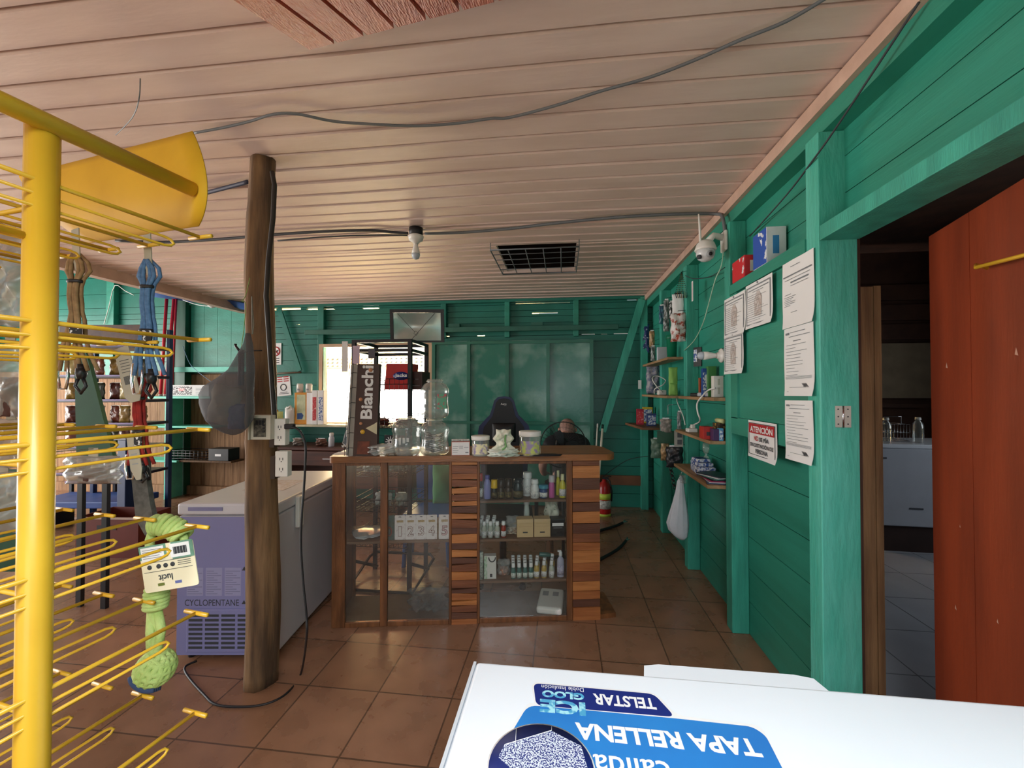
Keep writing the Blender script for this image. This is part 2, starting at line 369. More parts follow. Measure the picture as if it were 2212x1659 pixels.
# flush panel between the stud and the door jamb, with rails
pn = MB().box(XI + .012, XI + .03, 1.921, 2.739, 1.336, 2.09).box(XI, XI + .05, 1.921, 2.739, 1.235, 1.335).box(XI - .004, XW - .002, 1.921, 2.739, 2.092, 2.15).box(XI, XI + .03, 2.64, 2.739, 1.33, 2.09)
struct(pn, 'trim_%d' % n, TEAL); n += 1
# red sloping plank hatch above the camera
hp = MB(); Lh = 1.5; a0 = R(-8.5)
HM = Tm(-.85, 1.30, 2.665) @ Rz(a0) @ Rx(R(17))
x = 0
while x < 2.0: hp.box(x, x + .098, -Lh, 0, -.012, .012, HM); x += .112
hp.box(-.01, 2.01, -Lh, -.0, .0125, .03, HM)
struct(hp, 'trim_%d' % n, REDP); n += 1
# left side: teal return wall far left, post
lw_ = MB()
for i in range(17): lw_.box(-9.02, -9.0, 4.6, 5.5, i * .2, i * .2 + .197)
struct(lw_, 'wall_left', TEAL)
# next room
struct(MB().box(XW + .02, 6, -1, 7, -.1, 0), 'floor', mat('white_tile', '#b9bdc4', .3, scale=2, col2='#a7abb3'))
gr = MB()
for i in range(14): gr.box(XW + .07, 5.9, .2 + i * .45, .206 + i * .45, 0, .0008)
for i in range(10): gr.box(1.4 + i * .45, 1.406 + i * .45, -.9, 6.9, 0, .0008)
struct(gr, 'trim_%d' % n, mat('grout', '#7e8288', .8, var=0)); n += 1
struct(MB().box(XW + .06, 6.0, 6.9, 7, 0, 3.4).box(5.95, 6.05, -1, 6.9, 0, 3.4).box(XW + .06, 6, -1.05, -1, 0, 3.4), 'wall_next_room', DARKROOM)
struct(MB().box(XW + .025, 6.1, -1.1, 7, 3.42, 3.46), 'ceiling', DARKROOM)
db = MB()
for i, z in enumerate((2.15, 2.4, 2.66)): db.box(1.3, 5.9, 5.9, 5.96, z, z + .2)
db.box(1.3, 5.94, 5.97, 6.03, 0, 3.3); db.box(3.7, 3.78, 5.84, 5.9, .6, 2.1); db.box(3.2, 4.6, 5.86, 5.899, 1.28, 1.33)
struct(db, 'wall_next_room', mat('brown_boards', '#5f3a26', .7, scale=4, col2='#4a2b1c'))
struct(MB().box(3.80, 4.9, 5.86, 5.9, 1.40, 2.1), 'window_3', mat('blind_board', '#a59174', .7, var=.1))
# doors
d1 = thing('door_1', None, None); del_ = [d1.pop(k, None) for k in ('label', 'category')]; d1['kind'] = 'structure'
A = Vector((1.19, .86, 0)); Bv = Vector((1.44, 1.80, 0)); ang = math.atan2(Bv.y - A.y, Bv.x - A.x); L = (Bv - A).length
d1.location = A; d1.rotation_euler.z = ang
dl = MB()
for i in range(4): dl.box(i * L / 4 + .0015, (i + 1) * L / 4 - .0015, -.018, .018, .02, 2.1)
dl.box(0, L, -.012, .016, .021, 2.099)
dl.build('door_leaf', REDD, d1)
hk = MB().tube([(L - .33, .0, 1.88), (L - .33, .045, 1.9), (L - .36, .06, 1.885), (.18, .06, 1.84), (.18, .0, 1.84)], .006)
hk.build('yellow_hook', YEL, d1)  # hook end of another yellow rack, put on the door leaf
ch = MB()
for (px, z, s_) in ((.86, 1.58, .012), (.52, 1.6, .014), (.8, 1.02, .006), (.62, .78, .008), (.83, .72, .01)):
    ch.add([(px, .0184, z), (px + s_, .0184, z + s_ * .3), (px + s_ * .6, .0184, z + s_ * 1.8)], [(0, 1, 2)])
ch.build('chipped_paint', mat('chip', '#c99a86', .8, var=0), d1)
d3 = MB().box(1.19, 1.31, 1.935, 1.965, .02, 1.94); d3.box(1.31, 1.337, 1.93, 1.968, .02, 1.942)
o = struct(d3, 'door_2', mat('plank_door', '#94744f', .75, scale=5, col2='#6a4f35', bump=.3, stretch=(5, 5, .4)))
# big sliding steel door on the back wall
sd = MB().box(-1.72, .39, 5.385, 5.40, .02, 2.15)
o2 = struct(sd, 'door_3', mat('steel_paint_sheen', '#2b7866', .24, scale=2.6, col2='#8fb5aa', contrast=(.48, .75), bump=.1))  # paler blotches put reflected light into the door colour
rb = MB()
for xx in (-1.72, -1.245, -.735, -.205, .345): rb.box(xx, xx + .045, 5.355, 5.385, .02, 2.15)
for z in (1.06, 2.105): rb.box(-1.72, .39, 5.35, 5.384, z, z + .035)
rb.build('door_ribs', mat('steel_rib', '#2c7460', .35, var=.1), o2)
struct(MB().bevbox(-3.52, .70, 5.33, 5.37, 2.265, 2.33, .005).box(-1.5, -1.35, 5.37, 5.45, 2.3, 2.38).box(-.4, -.25, 5.37, 5.45, 2.3, 2.38), 'trim_%d' % n, mat('rail_paint', '#2d6a5b', .5, var=.1)); n += 1
# ================================================================ FOREGROUND FREEZER
t = thing('chest_freezer', 'white chest freezer in the foreground with a blue sticker on its lid', 'freezer', (-.19, .36, 0))
b = MB().bevbox(.012, 1.20, .012, .545, .03, .84, .02); b.build('body', WHITE, t)
b = MB().bevbox(0, 1.215, 0, .556, .842, .90, .008, seg=3); lid = b.build('lid', WHITE, t)
b = MB().box(-.006, 0, .0, .556, .85, .899); b.build('lid_edge_strip', mat('white_edge', '#cfd5dc', .4, var=0), t)
b = MB().prism([(.36, .557), (.725, .557), (.715, .598), (.68, .606), (.40, .606), (.368, .598)], .86, .892, 'z')
b.build('handle', WHITE, t)
for x in (.06, 1.12):
    for y in (.06, .48): MB().lathe([(.022, 0), (.022, .012), (.01, .03)], (x, y, 0), 12).build('foot', BLACKP, t)
t = thing('lid_sticker', 'blue sticker reading TELSTAR and TAPA RELLENA on the white freezer lid', 'sticker', (0, 0, .9004))
BLU = mat('sticker_blue', '#2f86d0', .3, var=.0, col2='#2a6fbe', scale=3, spec=.3)
def flat(name, poly, z, m, par): MB().prism(poly, z, z + .0003, 'z').build(name, m, par)
def rnd_poly(pts, r=.012, k=5):
    out = []
    for i, p in enumerate(pts):
        a = Vector(pts[i - 1]); p = Vector(p); c = Vector(pts[(i + 1) % len(pts)])
        ra = min(r, (a - p).length / 2.2, (c - p).length / 2.2); q0 = p + (a - p).normalized() * ra; q1 = p + (c - p).normalized() * ra
        for j in range(k + 1): u = j / k; out.append(tuple(q0 * (1 - u) ** 2 + p * 2 * u * (1 - u) + q1 * u * u))
    return out
flat('sticker_border', rnd_poly([(-.066, .865), (.184, .863), (.207, .808), (.352, .803), (.338, .52), (-.12, .52), (-.12, .66), (-.086, .76), (-.066, .805), (-.054, .806)], .02), 0, PAPER, t)
flat('lower_field', rnd_poly([(-.066, .8), (.2, .8), (.334, .797), (.349, .78), (.333, .525), (-.1, .525), (-.1, .70), (-.082, .755)], .02), .0004, BLU, t)
flat('upper_field', rnd_poly([(-.060, .86), (.178, .858), (.204, .803), (-.051, .801)], .014), .0008, NAVY, t)
def flip(x, y, z): return Tm(x, y, z) @ Rz(PI)      # letters read from the far side of the freezer
text('TELSTAR', .117, .029, PAPER, t, T=flip(.175, .845, .0014), bold=.03)
text('TAPA RELLENA', .304, .036, PAPER, t, T=flip(.325, .768, .0014), bold=.035)
text('calidad', .145, .042, PAPER, t, T=flip(.168, .706, .0014), bold=.01)
ICEM = mat('ice_letters', '#a9e4ef', .3, scale=60, col2='#4fa5cf', contrast=(.45, .55))
text('ICE', .086, .034, ICEM, t, T=flip(.042, .818, .0016), bold=.05)
text('GLOO', .082, .019, ICEM, t, T=flip(.041, .842, .0016), bold=.05)
text('Doble Insulación', .084, .011, PAPER, t, T=flip(.041, .857, .0014))
b = MB().lathe([(0, 0), (.086, 0), (.086, .0003), (0, .0003)], (-.035, .672, .001), 48); b.build('picture_ring', PAPER, t)
b = MB().lathe([(0, 0), (.0835, 0), (.0835, .0003), (0, .0003)], (-.035, .672, .0014), 48); b.build('picture_disc', NAVY, t)
SPK = mat('speckled_foam', '#dfe6f2', .5, scale=420, col2='#20307a', contrast=(.47, .53), det=1)
flat('foam_wedge', [(-.098, .705), (-.02, .743), (.03, .718), (.044, .65), (.0, .60), (-.105, .68)], .0018, SPK, t)
b = MB().tube([(-.098, .705, .0022), (-.02, .744, .0022), (-.02, .752, .0022)], .0006, 4).tube([(-.08, .71, .0022), (-.082, .742, .0022)], .0006, 4); b.build('wedge_outline', PAPER, t)
# ================================================================ YELLOW RACK
HD = (FW * math.cos(R(16)) + RT * math.sin(R(16))); HD.z = 0; HD.normalize()      # the way its hooks point
SD = Vector((-HD.y, HD.x, 0))                                                       # sideways, to the left
def cc(X, Z, h=0): p = CAMP + RT * X + Vector((FW.x, FW.y, 0)).normalized() * Z; p.z = h; return p
pb = cc(-.625, .55)
RA = math.atan2(HD.y, HD.x)
rk = thing('display_rack', 'yellow wire display rack with rows of T-ended hooks at the left', 'rack', pb)
def L_(p): return Vector(p) - pb
b = MB(); b.tube([(0, 0, .02), (0, 0, 1.0), (0, 0, 1.85)], .0172, 20); b.build('post', YEL, rk)
tb = L_(cc(-.56, .725, 1.852)); b = MB(); b.tube([tb - HD * .62, tb], .0125, 16); b.build('top_bar', YEL, rk)
b = MB(); b.tube([SD * -.0 + Vector((0, 0, .012)) - HD * .25, Vector((0, 0, .012)) + HD * .25], .014, 12); b.tube([Vector((0, 0, .012)), SD * .62 + Vector((0, 0, .012))], .014, 12); b.build('base_bar', YEL, rk)
# curved header sheet carried by the top bar
b = MB(); vs = []; fs = []; nu = 16
c0 = at(430, 400, D=.74); ul = at(415, 283, D=.77); ll = at(428, 488, D=.765); ulF = at(40, 380, D=.98); llF = at(190, 525, D=.93)
c0, ul, ll, ulF, llF = [L_(p) for p in (c0, ul, ll, ulF, llF)]
mid = at(446, 395, D=.72) - pb; midF = at(100, 460, D=.92) - pb
for i in range(13):
    s_ = i / 12
    a_ = ul.lerp(ulF, s_); m_ = mid.lerp(midF, s_); c_ = ll.lerp(llF, s_)
    for j in range(nu + 1):
        v = j / nu; vs.append(a_ * (1 - v) * (1 - v) * 1 + (m_ * 2 - (a_ + c_) / 2) * 2 * v * (1 - v) + c_ * v * v)
N_ = len(vs); th = HD * .002; vs2 = vs + [v + th for v in vs]
for i in range(12):
    for j in range(nu):
        q = (i * (nu + 1) + j, i * (nu + 1) + j + 1, (i + 1) * (nu + 1) + j + 1, (i + 1) * (nu + 1) + j); fs.append(q); fs.append(tuple(k + N_ for k in q[::-1]))
for i in range(12):
    for j in (0, nu): a1 = i * (nu + 1) + j; b1 = (i + 1) * (nu + 1) + j; fs.append((a1, b1, b1 + N_, a1 + N_))
for j in range(nu):
    for i in (0, 12): a1 = i * (nu + 1) + j; fs.append((a1, a1 + 1, a1 + 1 + N_, a1 + N_))
b.add(vs2, fs, True); hs = b.build('header_sheet', mat('yellow_sheet', '#dfae2b', .6, scale=5, col2='#d1a025', spec=.15), rk)
rows = [1.775, 1.59, 1.43, 1.258, 1.105, .93]
cols = [(-.56, .745), (-.69, .787), (-.79, .812), (-.91, .85), (-1.02, .88)]
WIRE = YEL
for ri, h in enumerate(rows):
    for ci, (X, Z) in enumerate(cols):
        e = L_(cc(X, Z, h)); ln = .30 + .05 * ci
        b = MB(); b.tube([e - HD * ln, e], .0032, 8)
        b.tube([e - SD * .026, e + SD * .026], .0036, 8)
        zz = lambda v: Vector((0, 0, v)); b.tube([e - HD * ln + zz(-.018), e - HD * .06 + zz(-.020), e - HD * .05 + zz(-.022), e - HD * .045 + zz(-.027), e - HD * .05 + zz(-.032), e - HD * .06 + zz(-.034), e - HD * ln + zz(-.036)], .0024, 6)
        b.build('hook', YEL, rk)
    hb = h - .03
    for dz, off in ((0, .0), (-.03, .26)):
        b = MB(); p0 = Vector((0, 0, hb + dz)) - HD * off
        b.tube([p0 + SD * (.0 if off else .012), p0 + SD * .62], .0032, 8); b.build('cross_bar', YEL, rk)
b = MB()
for k in range(2):
    b.tube([Vector((0, 0, .93 - .03)) - HD * .26, Vector((0, 0, 1.775 - .06)) - HD * .26], .006, 8); break
b.tube([Vector((0, 0, .9)) - HD * .26, Vector((0, 0, .9))], .005, 8); b.tube([Vector((0, 0, 1.70)) - HD * .26, Vector((0, 0, 1.70))], .005, 8)
b.build('rear_strut', YEL, rk)
# things on the hooks
def hang_tag(b, x, z0, z1, w=.02, M=None): b.box(x - w / 2, x + w / 2, -.0008, .0008, z0, z1, M)
def leash(name, label, px, ptop, pbot, D, wt, wb, m, m2, seed, tagm):
    top = at(px, ptop, D=D); bot = at(px, pbot, D=D); H = top.z - bot.z; s_ = D / FPX
    t = thing(name, label, 'leash', top, rotz=YAW, group=None)
    wt *= s_; wb *= s_; rr = random.Random(seed)
    b = MB(); nst = 7
    for k in range(nst):
        a = (k / (nst - 1) - .5)
        pts = []
        for j in range(15):
            v = j / 14; z = -H * .80 * v
            wd = wt * .55 * math.sin(PI * min(v / .22, 1)) + (0 if v < .22 else 0)
            if v < .25: wd = wt * (.15 + 1.0 * math.sin(PI * v / .25))
            else: wd = wt * .45 + (wb - wt * .45) * ((v - .25) / .75) ** 2.4
            if abs(v - .5) < .04: wd *= .8
            pts.append((a * wd + rr.uniform(-1, 1) * .0006, .004 * math.cos(k * 2.1) + .002 * math.sin(j), z - .004 * (1 - abs(a) * 2)))
        b.tube(pts, .0034, 6)
    b.build('webbing', m, t)
    for v in (.24, .62):
        b = MB(); b.lathe([(wt * .34, -.003), (wt * .36, 0), (wt * .34, .003)], (0, 0, -H * .8 * v), 14, sy=.6)
        b.build('tie', BLACKP, t)
    b = MB(); x = wb * .18; zt = -H * .76
    b.tube([(x, 0, zt), (x, 0, zt - H * .10)], .006, 10); b.lathe([(.008, 0), (.009, -.01), (.006, -.02)], (x, 0, zt - H * .03), 10)
    b.tube([(x - .006, 0, zt - H * .10), (x - .011, 0, zt - H * .15), (x, 0, zt - H * .2), (x + .01, 0, zt - H * .15), (x + .004, 0, zt - H * .1)], .003, 8)
    b.build('snap_hook', BLACK, t)
    b = MB(); x = -wb * .25; b.tube([(x - .008, 0, zt + .01), (x - .01, 0, zt - H * .08), (x - .006, 0, zt - H * .17), (x + .006, 0, zt - H * .17), (x + .01, 0, zt - H * .08), (x + .008, 0, zt + .01)], .0028, 8, closed=True)
    b.build('carabiner', CHROME, t)
    b = MB(); b.prism([(-.008, .045), (.006, .05), (.01, -.02), (.002, -.035), (-.004, -.01)], -.001, .001, 'y'); b.build('paper_tag', tagm, t)
    b = MB(); b.box(wb * .05, wb * .32, -.013, -.0115, -H * .62, -H * .5); b.build('stitched_label', mat('label_black', '#222326', .7, scale=200, col2='#d9d9d9', contrast=(.55, .6)), t)
    return t
TAGM = mat('tag_card', '#b3ab98', .7, var=.1)
leash('dog_leash', 'tan webbing dog leash hanging on the yellow rack beside its post', 163, 548, 862, .80, 46, 92, mat('tan_webbing', '#9b7c55', .85, scale=80, col2='#7f6343'), None, 1, TAGM)
leash('dog_leash', 'blue dog leash bundle hanging from a yellow hook', 318, 560, 872, .80, 42, 72, mat('blue_webbing', '#5b7ea6', .85, scale=150, col2='#48688d'), None, 2, TAGM)
leash('dog_leash', 'red dog leash hanging from a yellow hook above the rope toy', 300, 815, 1050, .86, 38, 60, mat('red_webbing', '#9c1f17', .8, scale=60, col2='#7c150f'), None, 3, TAGM)
t = thing('price_tag', 'long grey paper hang tag with a bar code above the red leash', 'tag', at(262, 752, D=.84), rotz=YAW, tilt=(0, R(-14), YAW))
b = MB().prism([(-.015, 0), (.015, .003), (.017, -.10), (.012, -.112), (-.006, -.112), (-.015, -.10)], -.0008, .0008, 'y'); b.build('card', TAGM, t)
b = MB()
for k in range(12): b.box(-.008 + k * .0013, -.0074 + k * .0013, -.0012, -.0009, -.075, -.058)
for k in range(5): b.box(-.009, .010, -.0012, -.0009, -.05 + k * .006, -.049 + k * .006)
b.build('bar_code', INK, t)
t = thing('price_tag', 'lower grey paper hang tag over the grey strap below the yellow hooks', 'tag', at(285, 940, D=.85), tilt=(0, R(-8), YAW))
MB().prism([(-.011, 0), (.010, .004), (.012, -.07), (.007, -.092), (-.002, -.092), (-.011, -.07)], -.0008, .0008, 'y').build('card', TAGM, t)
b = MB()
for k in range(4): b.box(-.006, .006, -.0012, -.0009, -.03 - k * .01, -.028 - k * .01)
b.build('print', INKG, t)
t = thing('dog_leash', 'grey strap leash hanging lowest beside the blue shelf post', 'leash', at(300, 985, D=.88), rotz=YAW)
b = MB(); b.prism([(-.02, .03), (.02, .02), (.022, -.05), (.03, -.10), (.045, -.16), (.02, -.165), (.0, -.13), (-.008, -.06)], -.006, .006, 'y'); b.build('webbing', mat('grey_webbing', '#5a5752', .85, scale=90, col2='#45423e'), t)
MB().tube([(0, 0, .03), (.006, 0, -.0), (.02, -.004, -.03), (.018, 0, -.05)], .006, 8).build('snap_hook', BLACK, t)
# rope toy
P0 = at(358, 1130, D=.80)
ROPE = mat('lime_rope', '#bfd184', .85, scale=25, col2='#a4bb66', bump=.25, bscale=250)
t = thing('rope_toy', 'lime green knotted rope dog toy with a white card on the yellow rack', 'toy', P0, rotz=YAW)
def lp(px, py, dy=0): q = at(px, py, D=.80) - P0; v = Matrix.Rotation(-YAW, 3, 'Z') @ q; return Vector((v.x, dy, v.z))
def wraps(b, path, r, nr, rr):
    path = [Vector(p) for p in path]
    tot = len(path) - 1
    for k in range(nr):
        u = (k + .5) / nr * tot; i = min(int(u), tot - 1); p = path[i].lerp(path[i + 1], u - i); tg = (path[i + 1] - path[i]).normalized()
        q = tg.orthogonal().normalized(); c = tg.cross(q); rad = r * (1 - .12 * abs(2 * k / nr - 1) ** 3)
        ring = [p + (q * math.cos(a) + c * math.sin(a)) * rad + tg * .003 * math.sin(a) for a in [2 * PI * j / 16 for j in range(16)]]
        b.tube(ring, rr, 8, closed=True)
b = MB(); wraps(b, [lp(330, 1137), lp(345, 1132), lp(365, 1136), lp(385, 1146), lp(396, 1160)], .0165, 9, .0052); b.tube([lp(332, 1140), lp(350, 1133), lp(372, 1138), lp(394, 1158)], .016, 12)
b.build('top_knot', ROPE, t)
b = MB(); b.tube([lp(330, 1148), lp(324, 1165), lp(325, 1200), lp(328, 1260), lp(334, 1290)], .0075, 10)
b.tube([lp(395, 1155), lp(400, 1170), lp(380, 1215), lp(350, 1260), lp(345, 1300)], .0075, 10); b.build('handle_loop', ROPE, t)
b = MB(); wraps(b, [lp(340, 1265), lp(340, 1290), lp(338, 1312)], .016, 6, .0055); b.tube([lp(340, 1262), lp(338, 1314)], .015, 12); b.build('middle_wrap', ROPE, t)
b = MB()
for dx, dd in ((-8, .003), (8, -.003), (0, -.006)): b.tube([lp(336 + dx, 1312, dd), lp(340 + dx * 1.1, 1360, -dd), lp(336 + dx, 1415, dd)], .0078, 10)
b.build('strands', ROPE, t)
kc = lp(340, 1440)
b = MB()
for ax, cnt in ((0, 5), (1, 5), (2, 4)):
    for k in range(cnt):
        o_ = (k - (cnt - 1) / 2) * .0105; rad = math.sqrt(max(.029 ** 2 - o_ ** 2, 1e-5)); pts = []
        for j in range(22):
            a = 2 * PI * j / 22; v = Vector((o_, rad * math.cos(a), rad * math.sin(a)))
            if ax == 1: v = Vector((v.y, v.z, v.x))
            if ax == 2: v = Vector((v.z, v.x, v.y))
            v = Matrix.Rotation(.5, 3, 'Y') @ v; pts.append(kc + v)
        b.tube(pts, .0056, 8, closed=True)
b.lathe([(0, -.026), (.018, -.02), (.026, 0), (.018, .02), (0, .026)], kc, 14)
b.build('ball_knot', ROPE, t)
b = MB()
for k in range(4):
    pts = [kc + Matrix.Rotation(.5, 3, 'Y') @ Vector((.027 * math.sin(a), -.012 + k * .007 - .010 * math.cos(a), -.014 - .004 * k - .010 * math.cos(a))) for a in [(-1.1 + 2.2 * j / 12) for j in range(13)]]
    b.tube(pts, .0062, 8)
b.build('blue_strands', mat('blue_rope', '#2d3f62', .85, scale=40, col2='#8fa0c0', contrast=(.6, .7)), t)
cM = Matrix.Translation(lp(394, 1208, -.03)) @ Ry(R(-9.5))
b = MB(); cw, chh = .100, .085; b.prism(rnd_poly([(-cw / 2, -chh / 2), (cw / 2, -chh / 2), (cw / 2, chh / 2), (-cw / 2, chh / 2)], .006), -.0008, .0008, 'y', cM)
cd = b.build('header_card', mat('cream_card', '#efe4c4', .7, var=.02), t)
MB().box(.01, .05, -.0016, -.0009, .012, .043, cM).box(-.05, .0, -.0016, -.0009, .018, .043, cM).build('green_band', mat('green_band', '#6f9c86', .7, scale=80), cd)
MB().box(-.046, -.004, -.0022, -.0017, .015, .040, cM).box(.008, .044, -.0022, -.0017, .015, .040, cM).build('white_panels', PAPER, cd)
b = MB()
for k in range(14): b.box(.014 + k * .0018, .0150 + k * .0018 + (.0005 if k % 3 else 0), -.0027, -.0023, .021, .034, cM)
for k in range(5): b.box(-.043, -.008 - .004 * (k % 2), -.0027, -.0023, .02 + k * .0038, .0206 + k * .0038, cM)
b.box(-.046, .044, -.0016, -.0011, .011, .0117, cM).box(-.046, .044, -.0016, -.0011, -.006, -.0053, cM)
for k, x in enumerate((-.035, -.018, -.005, .008)): b.lathe([(0, 0), (.0042, 0), (.0042, .0004), (0, .0004)], (0, 0, 0), 14, cM @ Tm(x, -.0011, .003) @ Rx(R(90)))
for k in range(3): b.box(.018, .042, -.0016, -.0011, -.0 + k * .0035, .0008 + k * .0035, cM)
b.build('print', INK, cd)
text('lucit', .026, .012, INK, cd, T=cM @ Tm(.005, -.0015, -.013) @ Rz(0) @ FRONT @ Rz(PI), bold=.02)
b = MB()
for x0, x1, s_ in ((-.024, -.012, 0), (.008, .02, 1)):
    b.mat(s_); b.box(x0, x1, -.0016, -.0011, -.033, -.028, cM)
b.build('coloured_bars', [mat('olive', '#6f7a35', .6), mat('periwinkle', '#6a74b0', .6)], cd)
# grey plastic packs hanging behind the post, cut by the left edge
for k, (x0, x1, y0, y1, sd_, lab) in enumerate(((-30, 66, 505, 705, 1, 'grey clear plastic pack hanging highest behind the yellow post'),
        (-20, 60, 745, 900, 2, 'clear plastic pack hanging at middle height behind the yellow post'),
        (-25, 70, 905, 1010, 3, 'crinkled clear pack hanging just above the fourth row of hooks'),
        (140, 262, 985, 1045, 4, 'crinkled clear plastic bag hanging right of the yellow post'),
        (-40, 52, 1020, 1150, 5, 'dark clear pack hanging lowest behind the yellow post'))):
    D = .95 + .03 * k; p = at((x0 + x1) / 2, y1, D=D); s_ = D / FPX
    t = thing('plastic_pack', lab, 'bag', p, rotz=YAW)
    MB().pouch((x1 - x0) * s_, (y1 - y0) * s_, .035, k, .35, nx=14, nz=16).build('bag', film('grey_bag', '#a9a7a1', .45, .22), t)
    MB().box(-.012, .012, -.001, .001, (y1 - y0) * s_ - .002, (y1 - y0) * s_ + .02).tube([(0, 0, (y1 - y0) * s_ + .018), (-.07, -.28, (y1 - y0) * s_ + .03)], .0015, 4).build('hang_tab', TAGM, t)
    if k in (1, 3): MB().pouch((x1 - x0) * s_ * .5, (y1 - y0) * s_ * .55, .015, k + 9, .2).build('contents', mat('brown_content', '#4d2a20', .7, var=.1), t)
# ================================================================ WOODEN POST
t = thing('wooden_post', 'rough round tree-trunk post from floor to ceiling beside the freezer', 'post', (-1.545, 1.985, 0))
vs = []; fs = []; ns = 20; nz = 46; rr = random.Random(5)
b = MB()
for j in range(nz + 1):
    z = 2.70 * j / nz; r = .077 - .016 * (z / 2.7); cx = .010 * math.sin(z * 2.2) + .006 * math.sin(z * 5) ; cy = .008 * math.cos(z * 1.7)
    for k in range(ns):
        a = 2 * PI * k / ns; q = r * (1 + .06 * math.sin(3 * a + z * .7) + .045 * math.sin(5 * a - z * 1.3) + .03 * math.sin(9 * a + z * 4) + rr.uniform(-.012, .012) + .10 * math.exp(-((z - 2.05) / .07) ** 2) * max(0, math.cos(a - 3.0)) + .10 * math.exp(-((z - 1.25) / .06) ** 2) * max(0, math.cos(a - 3.3)))
        if z > 2.45: q *= .95
        vs.append((cx + q * math.cos(a), cy + q * math.sin(a), z))
for j in range(nz):
    for k in range(ns): l = (k + 1) % ns; fs.append((j * ns + k, j * ns + l, (j + 1) * ns + l, (j + 1) * ns + k))
fs.append(list(range(ns))); fs.append([nz * ns + k for k in range(ns)])
b.add(vs, fs, True)
BARK = mat('post_wood', '#8a6a48', .75, scale=5, col2='#4c3826', bump=.6, bscale=12, stretch=(4, 4, .45))
b.build('trunk', BARK, t)
# pipe strapped down the right of the post
pp = [at(x, y, D=D) for x, y, D in ((588, 372, 2.0), (593, 400, 1.98), (590, 470, 1.98), (580, 560, 1.96), (575, 640, 1.95), (582, 740, 1.95), (588, 830, 1.95), (593, 900, 1.95), (590, 930, 1.95))]
b = MB().tube(pp, .011, 10); tag(b.build('conduit_pipe', mat('dark_conduit', '#2c2622', .6)), 'dark conduit running down the right side of the wooden post', 'pipe')
def vsolid(name, m, par, x0, x1, y0, y1, D0, thick, yaw=YAW, bev=.003):
    """a box whose front fills a picture rectangle at depth D0"""
    p = at((x0 + x1) / 2, (y0 + y1) / 2, D=D0); s_ = D0 / FPX; w, h = (x1 - x0) * s_, (y1 - y0) * s_
    return p, w, h
def boxthing(name, label, cat, x0, x1, y0, y1, D, thick, m, yaw=YAW, group=None, part='body', bev=.003, tilt=0, par=None):
    p, w, h = vsolid(name, m, par, x0, x1, y0, y1, D, thick)
    t = thing(name, label, cat, p - Vector((0, 0, h / 2)), rotz=yaw, group=group)
    if tilt: t.rotation_euler = (0, tilt, yaw)
    MB().bevbox(-w / 2, w / 2, 0, thick, 0, h, min(bev, w / 5, h / 5, thick / 5)).build(part, m, t)
    t['_w'] = w; t['_h'] = h
    return t, w, h
t, w, h = boxthing('fuse_box', 'open beige breaker box fixed on the wooden post', 'electric box', 541, 584, 897, 950, 1.90, .045, mat('beige_plastic', '#cfc9b8', .5, var=.05))
MB().box(-w * .32, w * .28, -.004, -.0005, h * .12, h * .88).build('opening', mat('dark_opening', '#6f6a5c', .7, scale=60, col2='#2e2b25'), t)
b = MB()
for k in range(3): b.box(-w * .2 + k * w * .15, -w * .1 + k * w * .15, -.008, -.0045, h * .6, h * .8)
for k in range(4): b.box(w * .15, w * .24, -.008, -.0045, h * .3 + k * h * .13, h * .38 + k * h * .13)
b.build('breakers', BLACKP, t)
b = MB().box(-w / 2 - .006, -w / 2, -.01, .03, 0, h); b.build('cover_edge', mat('beige_edge', '#b9b3a2', .5), t)
for (x0, x1, y0, y1, lab) in ((592, 616, 905, 962, 'white wall socket with a black plug on the right of the wooden post'), (594, 621, 975, 1030, 'lower white power outlet hanging beside the wooden post')):
    t, w, h = boxthing('power_outlet', lab, 'outlet', x0, x1, y0, y1, 1.93, .04, WHITEP, group=None)
    for z in (.3, .7):
        b = MB()
        for x in (-.12, .12): b.box(x * w - .0015, x * w + .0015, -.0008, 0, z * h - .006, z * h + .006)
        b.lathe([(0, 0), (.0025, 0), (.0025, .0006), (0, .0006)], (0, 0, 0), 8, Tm(0, 0, z * h - .012) @ Rx(R(90)))
        b.build('socket', INK, t)
    MB().box(-w / 2 - .022, -w / 2 - .001, .0, .05, -.01, h * .8).build('back_box', mat('brown_box', '#3c2a1e', .6), t)
# power cord: from the plug down to the floor and round to the freezer
cp = [(622, 921, 1.92), (640, 925, 1.90), (652, 938, 1.90), (660, 965, 1.90), (659, 1010, 1.90), (656, 1060, 1.90), (652, 1110, 1.88), (650, 1180, 1.88), (655, 1260, 1.87), (662, 1330, 1.86), (662, 1380, 1.88)]
pts = [at(x, y, D=D) for x, y, D in cp] + [at(x, y, Z=.008) for x, y in ((650, 1455), (625, 1492), (590, 1515), (540, 1526), (470, 1523), (440, 1500), (405, 1460), (400, 1440), (425, 1428))]
def smooth(pts, k=4):
    out = []; n = len(pts)
    for i in range(n - 1):
        p0, p1, p2, p3 = pts[max(i - 1, 0)], pts[i], pts[i + 1], pts[min(i + 2, n - 1)]
        for j in range(k):
            u = j / k; out.append(.5 * ((2 * p1) + (p2 - p0) * u + (2 * p0 - 5 * p1 + 4 * p2 - p3) * u * u + (3 * p1 - p0 - 3 * p2 + p3) * u ** 3))
    return out + [pts[-1]]
for p in pts[11:]: pass
b = MB().tube(smooth(pts, 5), .0052, 8)
cordt = thing('electric_cable', 'black power cord hanging from the post outlet and looping over the floor', 'cord', pts[0])
ob = b.build('wire', BLACKP, cordt); ob.location = -pts[0]
M = Matrix.Translation(Vector()) ; b = MB().bevbox(-.012, .03, -.014, .014, -.012, .012, .004, Rz(YAW)); b.build('plug', BLACKP, cordt)
